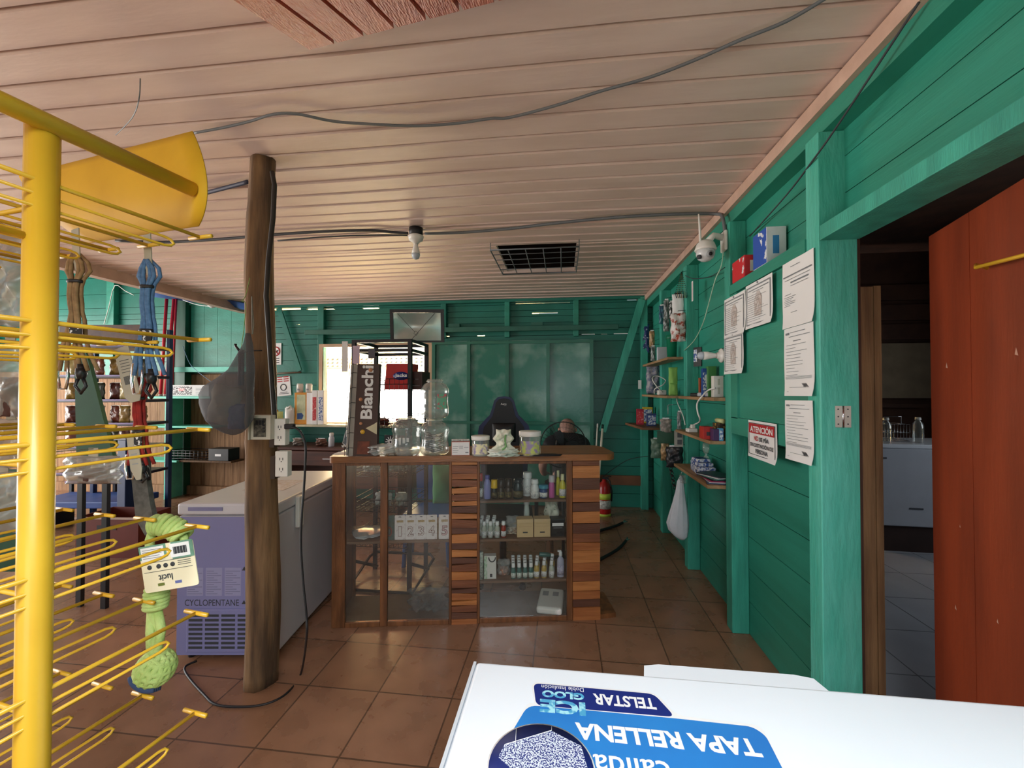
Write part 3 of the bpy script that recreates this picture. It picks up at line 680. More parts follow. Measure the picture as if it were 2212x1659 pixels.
# hanging mesh bag on the post
p0 = at(545, 722, D=1.86)
t = thing('net_bag', 'grey mesh bag of clothes hanging on the wooden post', 'bag', p0, rotz=YAW)
def lq(px, py, D=1.86, dy=0): q = at(px, py, D=1.86) - p0; v = Matrix.Rotation(-YAW, 3, 'Z') @ q; return Vector((v.x, dy, v.z))
# silhouette rows (y, left, right)
sil = [(722, 542, 551), (745, 537, 556), (775, 522, 558), (800, 508, 560), (818, 488, 559), (835, 462, 558), (852, 449, 557), (870, 448, 556), (890, 454, 554), (905, 462, 552), (920, 478, 547), (932, 500, 536), (937, 512, 524)]
vs = []; fs = []; ns = 22
for j, (y, xl, xr) in enumerate(sil):
    a0_ = lq(xl, y); a1_ = lq(xr, y); c = (a0_ + a1_) / 2; rx = (a1_.x - a0_.x) / 2; ry = min(rx * .8, .07)
    for k in range(ns):
        a = 2 * PI * k / ns; q = 1 + .07 * math.sin(3 * a + j * .8) + .05 * math.sin(7 * a - j)
        vs.append((c.x + rx * math.cos(a) * (1 if abs(math.cos(a)) > .95 else q), c.y - .035 + ry * q * math.sin(a), c.z))
for j in range(len(sil) - 1):
    for k in range(ns): l = (k + 1) % ns; fs.append((j * ns + k, j * ns + l, (j + 1) * ns + l, (j + 1) * ns + k))
fs.append(list(range(ns))); fs.append([(len(sil) - 1) * ns + k for k in range(ns)])
MB().add(vs, fs, True).build('mesh_net', film('net_film', '#5c5d64', .64, .6, .06), t)
MB().pouch(.13, .17, .07, 3, .25, Matrix.Translation(lq(488, 915)) @ Tm(.0, -.03, .0) @ Ry(R(12))).build('cream_cloth', mat('cream_cloth', '#b9ab92', .9, scale=8), t)
MB().pouch(.07, .11, .05, 4, .25, Matrix.Translation(lq(525, 925)) @ Tm(0, -.04, 0)).build('lilac_cloth', mat('lilac_cloth', '#77789f', .9, scale=8), t)
MB().tube([lq(546, 722), lq(548, 700), lq(543, 640), lq(545, 722)], .002, 6).build('drawstring', mat('string', '#8c8c80', .8), t)
t = thing('string', 'thin green string tied round the post below the ceiling', 'string', at(528, 640, D=1.9))
q = [at(x, y, D=1.88) - t.location for x, y in ((540, 600), (530, 640), (522, 650), (530, 655), (528, 700), (520, 760))]
MB().tube(smooth(q, 4), .0015, 6).build('strand', mat('green_string', '#8fae5a', .8), t)
t = thing('umbrella', 'folded black umbrella handle behind the mesh bag on the post', 'umbrella', at(518, 780, D=2.05), rotz=YAW)
MB().tube([(0, 0, -.12), (0, 0, .05)], .008, 8).tube([(.015, 0, -.12), (.015, 0, .055)], .006, 8).build('ribs', BLACK, t)
MB().tube([(0, 0, .04), (.06, -.01, .05), (.12, -.02, .05)], .003, 5).build('strap', BLACK, t)
MB().tube([(0, 0, .05), (-.012, 0, .062), (-.022, 0, .075), (-.022, 0, .085)], .006, 8).build('handle', BLACK, t)
# ================================================================ LEFT CHEST FREEZER
t = thing('chest_freezer', 'grey white chest freezer with grille standing behind the wooden post', 'freezer', (-2.125, 2.09, 0), rotz=R(7))
W_, LL, H_ = .548, .95, .87
MB().bevbox(0, W_, 0, LL, .03, .80, .012).build('body', mat('freezer_grey', '#c6c4cb', .4, var=.02, scale=2), t)
MB().bevbox(-.004, W_ + .004, -.004, LL, .805, H_, .012).build('lid', mat('freezer_lid', '#d3d3da', .32, var=.02), t)
MB().box(.001, W_ - .001, -.003, -.0001, .035, .795).build('end_panel', LAV, t)
b = MB().bevbox(.06, W_ - .02, -.012, -.002, .055, .29, .004); gp = b.build('grille', LAV, t)
b = MB()
for c in range(5):
    for k in range(8): b.box(.075 + c * .09, .075 + c * .09 + .075, -.0135, -.0121, .075 + k * .025, .088 + k * .025)
b.build('slots', INK, gp)
b = MB().box(.06, .25, -.008, -.0041, .83, .85); b.build('lid_recess', mat('lav_dark', '#8a8ab4', .4), t)
text('CYCLOPENTANE', .30, .035, INK, t, T=Tm(.045, -.0035, .305) @ FRONT)
for (x, z) in ((.36, .315), (.36, .50)): MB().prism([(x, z), (x + .025, z), (x + .0125, z + .022)], -.004, -.0034, 'y').build('warning_triangle', INK, t)
b = MB()
for c in range(3):
    for k in range(11): b.box(.06 + c * .105, .06 + c * .105 + .08 - .02 * ((k * 7 + c) % 3), -.0038, -.0032, .37 + k * .0125, .3735 + k * .0125)
b.build('printed_notes', mat('note_ink', '#7f7fa2', .7, var=0), t)
b = MB()
for c in range(3): b.box(.055 + c * .105, .145 + c * .105, -.0032, -.003, .36, .515)
b.build('note_panels', mat('note_panel', '#9b9bc2', .6, var=0), t)
b = MB().bevbox(W_ + .002, W_ + .03, .19, .25, .67, .86, .008); b.build('lid_latch', WHITEP, t)
MB().box(.16, .42, .3, .6, H_ + .0005, H_ + .0012).build('lid_label', mat('lid_label', '#b8a9a0', .6, scale=40, col2='#dcdce2'), t)
for x in (.05, .5):
    for y in (.05, .9): MB().lathe([(.02, 0), (.02, .03)], (x, y, 0), 10).build('foot', BLACKP, t)
# ================================================================ GLASS DISPLAY COUNTER
CA = math.atan2(.18109, .98347); CO = Vector((-1.448, 2.489, 0)); CN = Vector((-math.sin(CA), math.cos(CA), 0)); CV = Vector((math.cos(CA), math.sin(CA), 0))
def onc(px, py, off=0.0):
    """picture point -> counter coordinates (along, z) on the plane `off` behind its face"""
    v = FW + RT * ((px - CX) / FPX) - UP * ((py - CY) / FPX); o = CO + CN * off
    p = CAMP + v * ((o - CAMP).dot(CN) / v.dot(CN)); return (p - CO).dot(CV), p.z
def cw_(s_, off, z): return CO + CV * s_ + CN * off + Vector((0, 0, z))
DPT = .40
ct = thing('display_counter', 'wooden shop counter with glass fronts and shingled wooden pillars', 'counter', CO, rotz=CA)
b = MB().prism(rnd_poly([(-.012, -.03), (1.78, -.03), (1.83, .03), (1.83, .32), (1.78, DPT + .02), (-.012, DPT + .02)], .03), 1.043, 1.083, 'z'); b.build('countertop', OAK, ct)
b = MB()
for s0, s1 in ((0, .082), (.30, .345)): b.bevbox(s0, s1, 0, .035, .0, 1.042, .003)
b.bevbox(.735, .752, 0, .03, 0, 1.042, .003).bevbox(.915, .932, 0, .03, 0, 1.042, .003).bevbox(1.50, 1.537, 0, .03, 0, 1.042, .003)
b.bevbox(.083, .299, .002, .03, 0, .03, .002).bevbox(.346, .734, .002, .03, 0, .03, .002).bevbox(.933, 1.499, .002, .03, 0, .03, .002)
b.bevbox(.083, .299, .002, .03, 1.02, 1.041, .002).bevbox(.346, .734, .002, .03, 1.02, 1.041, .002).bevbox(.933, 1.499, .002, .03, 1.02, 1.041, .002)
b.bevbox(0, .03, DPT - .03, DPT, 0, 1.042, .003).bevbox(1.69, 1.72, DPT - .03, DPT, 0, 1.042, .003).bevbox(.82, .86, DPT - .03, DPT, 0, 1.042, .003)
b.build('frame', FRAMEW, ct)
MB().box(0, 1.715, .04, DPT - .031, .0, .022).build('bottom_board', mat('counter_floor', '#5c4837', .7, var=.1), ct)
MB().box(.004, .02, .036, DPT - .031, .023, 1.04).build('side_panel', FRAMEW, ct)
MB().box(1.70, 1.716, .036, DPT - .031, .023, 1.04).build('side_panel', FRAMEW, ct)
MB().box(.76, .775, .04, DPT - .031, .023, 1.04).box(.905, .913, .04, DPT - .031, .023, 1.04).build('partition', FRAMEW, ct)
for z in (.525, .255 - .0, .778):
    MB().bevbox(.93, 1.695, .032, DPT - .04, z - .016, z, .002).build('shelf', mat('shelf_wood', '#7d5f49', .6, scale=5, col2='#664a37', stretch=(.6, 5, 5)), ct)
MB().bevbox(.022, .757, .032, DPT - .04, .512, .528, .002).build('shelf', mat('shelf_wood', '#7d5f49'), ct)
MB().box(.084, .299, .012, .015, .031, 1.019).build('glass_pane', DUSTY, ct)
MB().box(.347, .734, .012, .015, .031, 1.019).build('glass_pane', DUSTY, ct)
MB().box(.933, 1.499, .012, .015, .031, 1.019).build('glass_pane', GLASS, ct)
# shingled pillars: short boards of several woods
WOODS = [mat('shingle_a', '#a9683a', .5, scale=6, col2='#8f532b', stretch=(.5, 5, 5), bump=.2), mat('shingle_b', '#855032', .5, scale=6, col2='#6b3e27', stretch=(.5, 5, 5), bump=.2),
         mat('shingle_c', '#c07f48', .5, scale=6, col2='#a36433', stretch=(.5, 5, 5), bump=.2), mat('shingle_d', '#64402f', .5, scale=6, col2='#573527', stretch=(.5, 5, 5), bump=.2)]
def pillar(s0, s1, seed, step):
    rr = random.Random(seed); b = MB(); z = .0
    last = -1
    while z < 1.035:
        h = rr.uniform(*step); h = min(h, 1.042 - z); k = rr.choice([i for i in range(4) if i != last]); last = k
        b.mat(k); y = rr.uniform(-.006, .004); t0 = rr.uniform(-.012, .012) if seed == 1 else rr.uniform(-.003, .003)
        b.prism([(s0 + .001, z), (s1 - .001, z), (s1 - .001, z + h - .002 + min(0, t0)), (s0 + .001, z + h - .002 - max(0, t0))], y, .03, 'y'); z += h
    b.build('shingle_pillar', WOODS, ct)
pillar(.752, .915, 1, (.03, .06)); pillar(1.538, 1.72, 2, (.045, .085))
MB().prism([(1.70, -.0), (1.83, .02), (1.83, .3), (1.70, .3)], .0, .03, 'z').build('base_board', FRAMEW, ct)
# ================================================================ GOODS INSIDE THE COUNTER
def bottle(name, label, cat, loc, r, h, mb, mc, ml=None, cap=.22, neck=.5, group=None, flat_=1.0, rotz=0, lab=(.15, .6), capr=None, sh=.72):
    t = thing(name, label, cat, loc, rotz=rotz, group=group)
    hb = h * (1 - cap); rn = r * neck
    b = MB().lathe([(0, 0), (r * .92, 0), (r, h * .02), (r, hb * sh), (r * .9, hb * (sh + (1 - sh) * .45)), (rn, hb * .97), (rn, hb)], (0, 0, 0), 16, sy=flat_); b.build('body', mb, t)
    cr = capr if capr else rn * 1.25
    b = MB().lathe([(cr, hb), (cr * 1.02, hb + .002), (cr * .95, h - .002), (cr * .8, h), (0, h)], (0, 0, 0), 14, sy=flat_ if cr > r * .8 else 1); b.build('cap', mc, t)
    if ml:
        b = MB().lathe([(r * 1.012, hb * sh * lab[0]), (r * 1.012, hb * sh * (lab[0] + lab[1]))], (0, 0, 0), 16, sy=flat_); b.build('bottle_label', ml, t)
    return t
def cm_(name, c, rough=.4, **k): return mat(name, c, rough, var=k.pop('var', .03), **k)
def onshelf(zx, zw, off, z):
    """centre of a zoomed-in x range on the counter at shelf height"""
    x = 960 + zx * .25921; s_, _ = onc(x, 1150, off); return cw_(s_, off, z)
def size8(z0, z1, off=.1): return (z1 - z0) * .25921 * 2.72 / FPX
LBLK = mat('black_gold_label', '#2a211c', .5, scale=300, col2='#9c8a55', contrast=(.5, .6))
LWHT = mat('white_print_label', '#e8e8e4', .6, scale=220, col2='#4b5a80', contrast=(.55, .62))
LGRN = mat('green_print_label', '#e2e6df', .6, scale=260, col2='#6f8f76', contrast=(.5, .6))
WC = cm_('white_cap', '#eceeee', .35)
z = .7785
IT = [('spray_bottle', 'black spray bottle with a red top, first on the top glass shelf', 'bottle', 275, 320, 215, 'black_bottle', '#201f26', 'red_cap', '#c0291f', LWHT, .3, .8),
      ('lotion_bottle', 'lilac lotion bottle on the top glass shelf', 'bottle', 325, 388, 200, 'lilac_bottle', '#8f93cf', 'lilac_cap', '#5d60a8', None, .16, .55),
      ('deodorant', 'black roll-on deodorant with a yellow top', 'deodorant', 390, 440, 160, 'black_rollon', '#1f1d1a', 'yellow_cap', '#e7bd2a', LBLK, .45, .9),
      ('deodorant', 'dark brown roll-on deodorant next to the yellow-topped one', 'deodorant', 443, 500, 165, 'brown_rollon', '#3b2a20', 'brown_cap', '#33241d', LBLK, .42, .9),
      ('deodorant', 'dark brown roll-on deodorant next to the wide dark bottle', 'deodorant', 505, 562, 165, 'brown_rollon', '#3b2a20', 'brown_cap', '#33241d', LBLK, .42, .9),
      ('shampoo_bottle', 'wide dark bottle in the middle of the top glass shelf', 'bottle', 568, 660, 165, 'dark_bottle', '#1c2a2f', 'dark_cap', '#222d33', LBLK, .2, .7),
      ('lotion_bottle', 'tall white bottle behind the wide dark bottle and the labelled one', 'bottle', 650, 735, 205, 'white_bottle', '#e3e6e6', 'white_cap', '#eceeee', LWHT, .25, .75),
      ('cream_bottle', 'white bottle with a dark picture label before the tall white one', 'bottle', 715, 790, 160, 'white_bottle', '#e3e6e6', 'white_cap', '#eceeee', LWHT, .25, .7),
      ('cream_jar', 'blue cream jar with a light blue lid', 'jar', 790, 862, 112, 'blue_jar', '#24447c', 'lightblue_cap', '#3d8fa8', LWHT, .28, .98),
      ('perfume_bottle', 'slim pink bottle with a silver top', 'bottle', 868, 920, 190, 'pink_bottle', '#c760a4', 'silver_cap', '#c9c6c9', None, .3, .8),
      ('oil_bottle', 'yellow oil bottle at the right end of the top glass shelf', 'bottle', 955, 1015, 200, 'yellow_oil', '#d7cf3c', 'paleyellow_cap', '#e8e6b4', LWHT, .26, .45),
      ('oil_bottle', 'yellow oil bottle standing behind the other yellow one', 'bottle', 928, 968, 215, 'yellow_oil', '#d7cf3c', 'paleyellow_cap', '#e8e6b4', None, .26, .5)]
for k, (nm, lab, cat, a, b_, hz, mb_, cb, mc_, cc_, ml, cap, neck) in enumerate(IT):
    off = .085 if k not in (6, 11) else .15
    p = onshelf((a + b_) / 2, 0, off, z); r = size8(a, b_) / 2 * (.98 if off < .1 else 1.0)
    bottle(nm, lab, cat, p, min(r, .034), size8(0, hz), cm_(mb_, cb, .3), cm_(mc_, cc_, .35), ml, cap, neck, rotz=CA, sh=.8 if neck > .7 else .68)
# middle shelf
z = .5255
C1 = cm_('clear_medicine', '#b9c0b4', .2); C2 = cm_('red_medicine', '#9c3a2a', .25); C3 = cm_('green_medicine', '#44706a', .3); C4 = cm_('gold_medicine', '#c4a65c', .3)
for k, (a, b_, m) in enumerate(((305, 355, C1), (360, 408, C1), (415, 465, C1), (467, 518, C2))):
    bottle('medicine_bottle', ('clear medicine bottle with a white cap in the front row of the middle glass shelf' if m is C1 else 'small red medicine bottle, last of the front row on the middle glass shelf'), 'bottle', onshelf((a + b_) / 2, 0, .07, z), .017, size8(0, 135), m, WC, LWHT, .24, .6, group='front medicine bottles on the middle shelf' if m is C1 else None, rotz=CA)
for row in range(3):
    for k in range(3):
        bottle('medicine_bottle', 'small clear medicine bottle in the back rows of the middle glass shelf', 'bottle', onshelf(305 + 52 * k + row * 4, 0, .115 + .04 * row, z), .0165, size8(0, 138), C1, WC, LGRN, .24, .6, group='rear medicine bottles on the middle shelf', rotz=CA)
p = onshelf(565, 0, .12, z); t = thing('candy_bag', 'crumpled clear bag of sweets on the middle glass shelf', 'bag', p, rotz=CA)
MB().pouch(.085, .125, .06, 5, .5).build('bag', BAGC, t); MB().pouch(.06, .05, .04, 6, .5).build('sweets', mat('sweets', '#a0795f', .6, scale=60, col2='#e0d5c0'), t)
BX = mat('beige_carton', '#d6b98c', .6, var=.02)
for a, b_, lab in ((603, 744, 'beige carton beside the bag of sweets'), (746, 887, 'beige carton beside the black box')):
    p = onshelf((a + b_) / 2, 0, .055, z); wd = size8(a, b_) * .98
    t = thing('small_box', lab + ' on the middle glass shelf', 'box', p, rotz=CA)
    MB().bevbox(-wd / 2, wd / 2, 0, .08, 0, .118, .002).build('carton', BX, t)
    MB().box(-wd * .15, wd * .15, -.0008, -.0001, .028, .036).build('printed_mark', INK, t)
    b = MB()
    for q in range(2): b.box(-wd * .42, wd * .42, -.0006, -.0001, .07 + q * .02, .071 + q * .02)
    b.build('printed_lines', mat('faint_ink', '#b5946a', .7, var=0), t)
p = onshelf(946, 0, .055, z); t = thing('small_box', 'black carton with a white stripe at the right of the middle glass shelf', 'box', p, rotz=CA)
MB().bevbox(-.045, .045, 0, .07, 0, .118, .002).build('carton', BLACKP, t); MB().box(-.038, .038, -.0008, -.0001, .07, .09).build('white_stripe', PAPER, t); MB().box(-.03, .03, -.0008, -.0001, .056, .06).build('printed_line', INKG, t)
p = onshelf(893, 0, .2, z + .0); t = thing('paper_bag', 'crumpled white printed bag behind the boxes on the middle glass shelf', 'bag', p, rotz=CA)
MB().pouch(.10, .22, .07, 12, .5).build('bag', mat('printed_bag', '#d9d7c6', .7, scale=40, col2='#7f8a70', contrast=(.6, .68)), t)
bottle('spray_bottle', 'pale spray can behind the beige cartons', 'bottle', onshelf(685, 0, .2, z), .02, .21, cm_('pale_can', '#c3cfc8'), WC, LGRN, .15, .8, rotz=CA)
# third shelf
z = .2555
p = onshelf(299, 0, .07, z); t = thing('paper_roll', 'tall narrow printed roll at the left end of the lowest shelf', 'roll', p, rotz=CA)
MB().lathe([(0, 0), (.021, 0), (.021, .172), (.019, .176), (0, .176)], (0, 0, 0), 18).build('roll', mat('roll_print', '#c9d2c8', .6, scale=70, col2='#8fa091', contrast=(.5, .6)), t)
MB().lathe([(.009, .1761), (.009, .1775), (0, .1775)], (0, 0, 0), 12).build('core', INKG, t)
p = onshelf(382, 0, .06, z); t = thing('small_box', 'white carton with a green side and a black arc on the lowest shelf', 'box', p, rotz=CA)
MB().bevbox(-.04, .04, 0, .05, 0, .15, .002).build('carton', WHITEP, t); MB().box(-.0405, -.02, -.0008, -.0001, .002, .148).build('green_side', mat('green_print', '#7fb07d', .6, scale=60, col2='#e5ece3'), t)
MB().tube([(.012 + .022 * math.cos(a), -.0012, .142 - .03 * math.sin(a)) for a in [PI * j / 10 for j in range(11)]], .004, 5).build('black_arc', INK, t)
MB().box(-.002, .014, -.0008, -.0001, .012, .034).build('bar_code', INK, t)
p = onshelf(495, 0, .11, z); t = thing('candy_bag', 'clear bag with red sweets on the lowest glass shelf', 'bag', p, rotz=CA)
MB().pouch(.085, .11, .05, 8, .5).build('bag', BAGC, t); MB().pouch(.06, .06, .035, 9, .4).build('sweets', mat('red_sweets', '#8e3a30', .6, scale=50, col2='#caa48b'), t)
for row in range(4):
    for k in range(4):
        bottle('medicine_bottle', 'small green medicine bottle with a white cap on the lowest glass shelf', 'bottle', onshelf(574 + 49 * k - row * 1, 0, .065 + .042 * row, z), .0165, size8(0, 128), C3, WC, LGRN if row == 0 else None, .28, .6, group='green medicine bottles on the lowest shelf', rotz=CA)
for row in range(3):
    for k in range(3):
        m = C4 if (k + row) % 3 != 2 else C1
        bottle('medicine_bottle', 'small amber or clear medicine bottle right of the green ones on the lowest shelf', 'bottle', onshelf(768 + 62 * k + row * 3, 0, .065 + .045 * row, z), .0185, size8(0, 140), m, WC, LWHT, .25, .5, group='amber and clear medicine bottles on the lowest shelf', rotz=CA)
t = bottle('medicine_bottle', 'small green bottle lying across the tops of the amber bottles', 'bottle', onshelf(790, 0, .13, z + .128), .0155, .1, C3, WC, None, .2, .6, rotz=CA); t.rotation_euler = (0, R(96), CA)
t = bottle('hand_gel', 'clear hand gel bottle with a white pump at the right end of the lowest shelf', 'bottle', onshelf(967, 0, .07, z), .024, .165, cm_('lilac_gel', '#b7b9cf', .2), WC, mat('gel_label', '#9d93b8', .5, scale=70, col2='#d5d5e2'), .16, .4, flat_=.7, rotz=CA)
MB().box(-.02, .004, -.006, .006, .165, .175).build('pump', WC, t)
p = cw_(onc(960 + 880 * .2592, 1320, .2)[0], .16, .0235); t = thing('white_package', 'white wrapped pack lying on the counter floor behind glass', 'package', p, rotz=CA + R(-14))
MB().bevbox(-.085, .085, -.14, .14, 0, .05, .018, seg=3).build('wrapper', WHITEP, t)
b = MB()
for k in range(2): b.box(-.06 + k * .07, -.02 + k * .07, .02, .08, .052, .0526); 
b.build('print', INKG, t)
# left case
for k, (a, b_) in enumerate(((335, 580), (582, 833), (836, 1088), (1090, 1338), (1341, 1594), (1632, 1913))):
    x0 = 800 + a * .0904; x1 = 800 + b_ * .0904; s0 = onc(x0, 1150, .05)[0]; s1 = onc(x1, 1150, .05)[0]; wd = s1 - s0
    t = thing('candle_card', ['dark green card with a number 0 candle', 'white card with a number 1 candle', 'white card with a number 2 candle', 'white card with a number 3 candle', 'white card with a number 4 candle', 'white card with a pink number 5 candle, apart from the rest'][k], 'candle', cw_((s0 + s1) / 2, .05, .529), rotz=CA, group='number candles on cards in the left case')
    cmn = mat('dark_card', '#4c6664', .6, scale=50, col2='#39504f') if k == 0 else mat('candle_card_print', '#e3dcdc', .6, scale=70, col2='#c9b9bd', contrast=(.55, .65))
    MB().prism(rnd_poly([(-wd / 2, 0), (wd / 2, 0), (wd / 2, .158), (-wd / 2, .158)], .006), 0, .002, 'y').build('card', cmn, t)
    if k: MB().prism([(-.011, .145), (.011, .145), (.004, .150), (-.004, .150)], -.0006, -.0001, 'y').build('hang_slot', INK, t); MB().box(-.021, .021, -.0008, -.0001, .112, .126).build('gold_title', mat('gold_ink', '#8b6c41', .6, scale=200, col2='#cbb48c'), t)
    o_ = text(str(k), (.036, .024, .040, .040, .040, .040)[k], .066, mat('candle_edge', '#8d6a66', .5) if k else mat('candle_dark', '#26383a', .5), t, 'number_outline', T=Tm(-.02 + (.008 if k == 1 else 0), -.0012, .022) @ FRONT, bold=.04)
    text(str(k), (.034, .018, .034, .034, .034, .034)[k], .060, (mat('candle_white', '#ece6e4', .5) if k != 5 else mat('candle_pink', '#e3bfc4', .5)) if k else mat('candle_red', '#8c4038', .5), t, 'candle', T=Tm(-.017 + (.008 if k == 1 else 0), -.0024, .025) @ FRONT, bold=-.01)
p = cw_(.19, .16, .529); t = thing('plastic_bag', 'glossy white plastic bag lying flat on the left glass shelf', 'bag', p, rotz=CA)
MB().pouch(.24, .03, .24, 5, .12, Tm(0, .02, 0)).build('bag', mat('glossy_white', '#c7cbd0', .12, scale=9, col2='#a5a9ad'), t)
p = cw_(onc(925, 1320, .14)[0], .14, .0235); t = thing('plastic_bag', 'crumpled clear plastic bag on the floor of the left case', 'bag', p, rotz=CA)
MB().pouch(.25, .15, .12, 21, .6, nx=16, nz=16).build('bag', film('crumple_film', '#7d8084', .25, .08), t)
# ================================================================ ON THE COUNTER
def ont(px, py): return at(px, py, Z=1.0835)
def jar(label, px, py, wpx, hpx, D=None, zb=1.0835):
    p = at(px, py, Z=1.0835) if D is None else at(px, py, D=D); d_ = dep(p); r = wpx * d_ / FPX / 2; h = hpx * d_ / FPX
    t = thing('plastic_jar', label, 'jar', p, rotz=CA)
    pr = [(0, .002), (r * .72, 0), (r * .92, h * .05), (r, h * .13), (r * .98, h * .3), (r * .94, h * .34), (r * .94, h * .58), (r, h * .63), (r * .99, h * .75), (r * .78, h * .87), (r * .56, h * .91), (r * .56, h * .93), (r * .60, h * .935), (r * .60, h * .96), (r * .55, h * .965), (r * .55, h)]
    MB().lathe(pr, (0, 0, 0), 28).build('body', PETC, t); MB().lathe([(r * .58, h * .935), (r * .62, h * .94), (r * .62, h * .955), (r * .58, h * .96)], (0, 0, 0), 28).build('neck_ring', BAGC, t)
    return t, r, h, p
t, r, h, p = jar('clear empty plastic jar standing beside the brown display card', 878, 982, 62, 82)
MB().lathe([(0, .004), (r * .86, .004), (r * .9, h * .12), (0, h * .13)], (0, 0, 0), 20).build('contents', BAGC, t)
t, r, h, p2 = jar('clear plastic jar of packed sachets, below the other stacked jar', 939, 982, 62, 78)
b = MB()
for k in range(9):
    for s_ in (-1, 1): b.box(-.002, r * .62, -r * .5, r * .4, -.0022, .0022, Tm(0, 0, .02 + k * .013) @ Rz(0) @ (Ry(R(-14)) if s_ > 0 else Rz(PI) @ Ry(R(-14))))
b.build('sachets', mat('sachets', '#24262a', .5, scale=30, col2='#c6c8ca', contrast=(.5, .55)), t)
t, r, h, p3 = jar('clear plastic jar stacked on top of the sachet jar', 938, 982, 60, 84)
t.location = p2 + Vector((0, 0, .2365))
MB().box(r * .25, r * .9, -r * .8, -r * .5, h * .25, h * .62).build('sticker', mat('jar_sticker', '#4f9c77', .5, scale=60, col2='#b7414f', contrast=(.55, .6)), t)
p = ont(825, 984); t = thing('plastic_bag', 'crumpled clear plastic bag lying at the foot of the empty jar', 'bag', p, rotz=CA)
MB().pouch(.17, .075, .1, 31, .5, Tm(0, 0, 0), nx=16, nz=14).build('bag', film('white_film', '#dcdcd8', .5, .15), t)
p = ont(995, 984); t = thing('small_box', 'white carton with a red edge and small items on top', 'box', p, rotz=CA)
wd = 40 * 2.62 / FPX
MB().bevbox(-wd / 2, wd / 2, 0, .07, 0, .088, .002).build('carton', mat('pink_carton', '#d88d84', .6), t); MB().box(-wd / 2 + .003, wd / 2 - .003, -.0007, -.0001, .003, .084).build('white_face', PAPER, t)
b = MB()
for k in range(4): b.box(-.05, -.02 + (k % 2) * .006, -.0013, -.0008, .02 + k * .012, .0225 + k * .012)
for k in range(3): b.box(-.01, .015, -.0013, -.0008, .044 + k * .007, .046 + k * .007)
b.box(.03, .05, -.0013, -.0008, .015, .023).box(.022, .05, -.0013, -.0008, .05, .053)
b.build('print', INKG, t)
for k, x in enumerate((-.045, -.02, .012, .04)): MB().pouch(.03, .014, .03, k, .4, Tm(x, .03, .0885)).build('wrapped_sweet', WHITEP, t)
def tub(label, px, py, wpx, hpx, labm, con):
    p = ont(px, py); d_ = dep(p); r = wpx * d_ / FPX / 2; h = hpx * d_ / FPX; t = thing('lidded_jar', label, 'jar', p, rotz=CA)
    MB().lathe([(0, .001), (r * .93, 0), (r * .95, .004), (r * .95, h * .76), (r * .93, h * .8)], (0, 0, 0), 24).build('body', PETC, t)
    MB().lathe([(r * .99, h * .80), (r, h * .81), (r, h * .985), (r * .96, h), (0, h)], (0, 0, 0), 28).build('lid', WHITEP, t)
    vs = []; n = 12
    b = MB(); a0_, a1_ = R(-150), R(-40)
    for j in range(n + 1):
        a = a0_ + (a1_ - a0_) * j / n; vs += [(r * .965 * math.cos(a), r * .965 * math.sin(a), h * .12), (r * .965 * math.cos(a), r * .965 * math.sin(a), h * .62)]
    b.add(vs, [(2 * j, 2 * j + 2, 2 * j + 3, 2 * j + 1) for j in range(n)], True); b.build('jar_label', labm, t)
    MB().lathe([(0, .004), (r * .86, .004), (r * .88, h * .2), (r * .3, h * .28), (0, h * .25)], (0, 0, 0), 18).build('contents', con, t)
    return t
tub('clear jar with a white lid and pale yellow label', 1038, 984, 40, 43, mat('tub_label_a', '#e8e2b8', .6, scale=40, col2='#9b8fb0', contrast=(.5, .62)), mat('pale_content', '#d8d6cf', .6))
tub('larger clear jar with a white lid and purple label, beside the paper bag', 1145, 983, 48, 52, mat('tub_label_b', '#9d8db5', .6, scale=35, col2='#c3cf6d', contrast=(.45, .6)), mat('yellow_content', '#cdbd3c', .6, scale=30, col2='#e9e3a8'))
p = ont(1088, 988); t = thing('paper_bag', 'crumpled white and green printed bag folded on the counter', 'bag', p, rotz=CA)
PB = mat('printed_paper_bag', '#e6e5d2', .6, scale=16, col2='#a9bb96', contrast=(.52, .66))
MB().pouch(.19, .05, .12, 41, .35, Tm(0, .02, 0), nx=14).build('folded_base', mat('shiny_bag', '#e4e8df', .3, scale=14, col2='#c5cfbd'), t)
MB().pouch(.125, .135, .06, 44, .55, Tm(.0, .03, .035), nx=16, nz=16, shape=lambda v: 1.0 - .22 * (v + 1) / 2 + .12 * math.sin(5 * v)).build('crumpled_top', PB, t)
b = MB().tube(smooth([Vector((.012, -.006, .14)), Vector((.008, -.014, .10)), Vector((.012, -.02, .07)), Vector((-.01, -.02, .05))], 4), .006, 6); b.build('green_band', mat('green_band2', '#7fb26d', .6), t)
p = ont(1175, 985); t = thing('audio_cable', 'coiled black cable lying on the counter right of the big jar', 'cable', p, rotz=CA)
pts = [(.11 * math.cos(a) * (1 - .04 * k), .03 * math.sin(a) + .004 * k, .004 + .0015 * k) for k in range(3) for a in [2 * PI * j / 18 + k * .3 for j in range(18)]]
MB().tube(smooth([Vector(q) for q in pts] + [Vector((-.18, .0, .004)), Vector((-.22, -.02, .004))], 2), .0028, 6).build('wire', BLACKP, t); MB().lathe([(0, 0), (.005, 0), (.005, .018), (0, .018)], (0, 0, 0), 8, Tm(-.222, -.02, .006) @ Ry(R(-90))).build('plug', BLACKP, t)
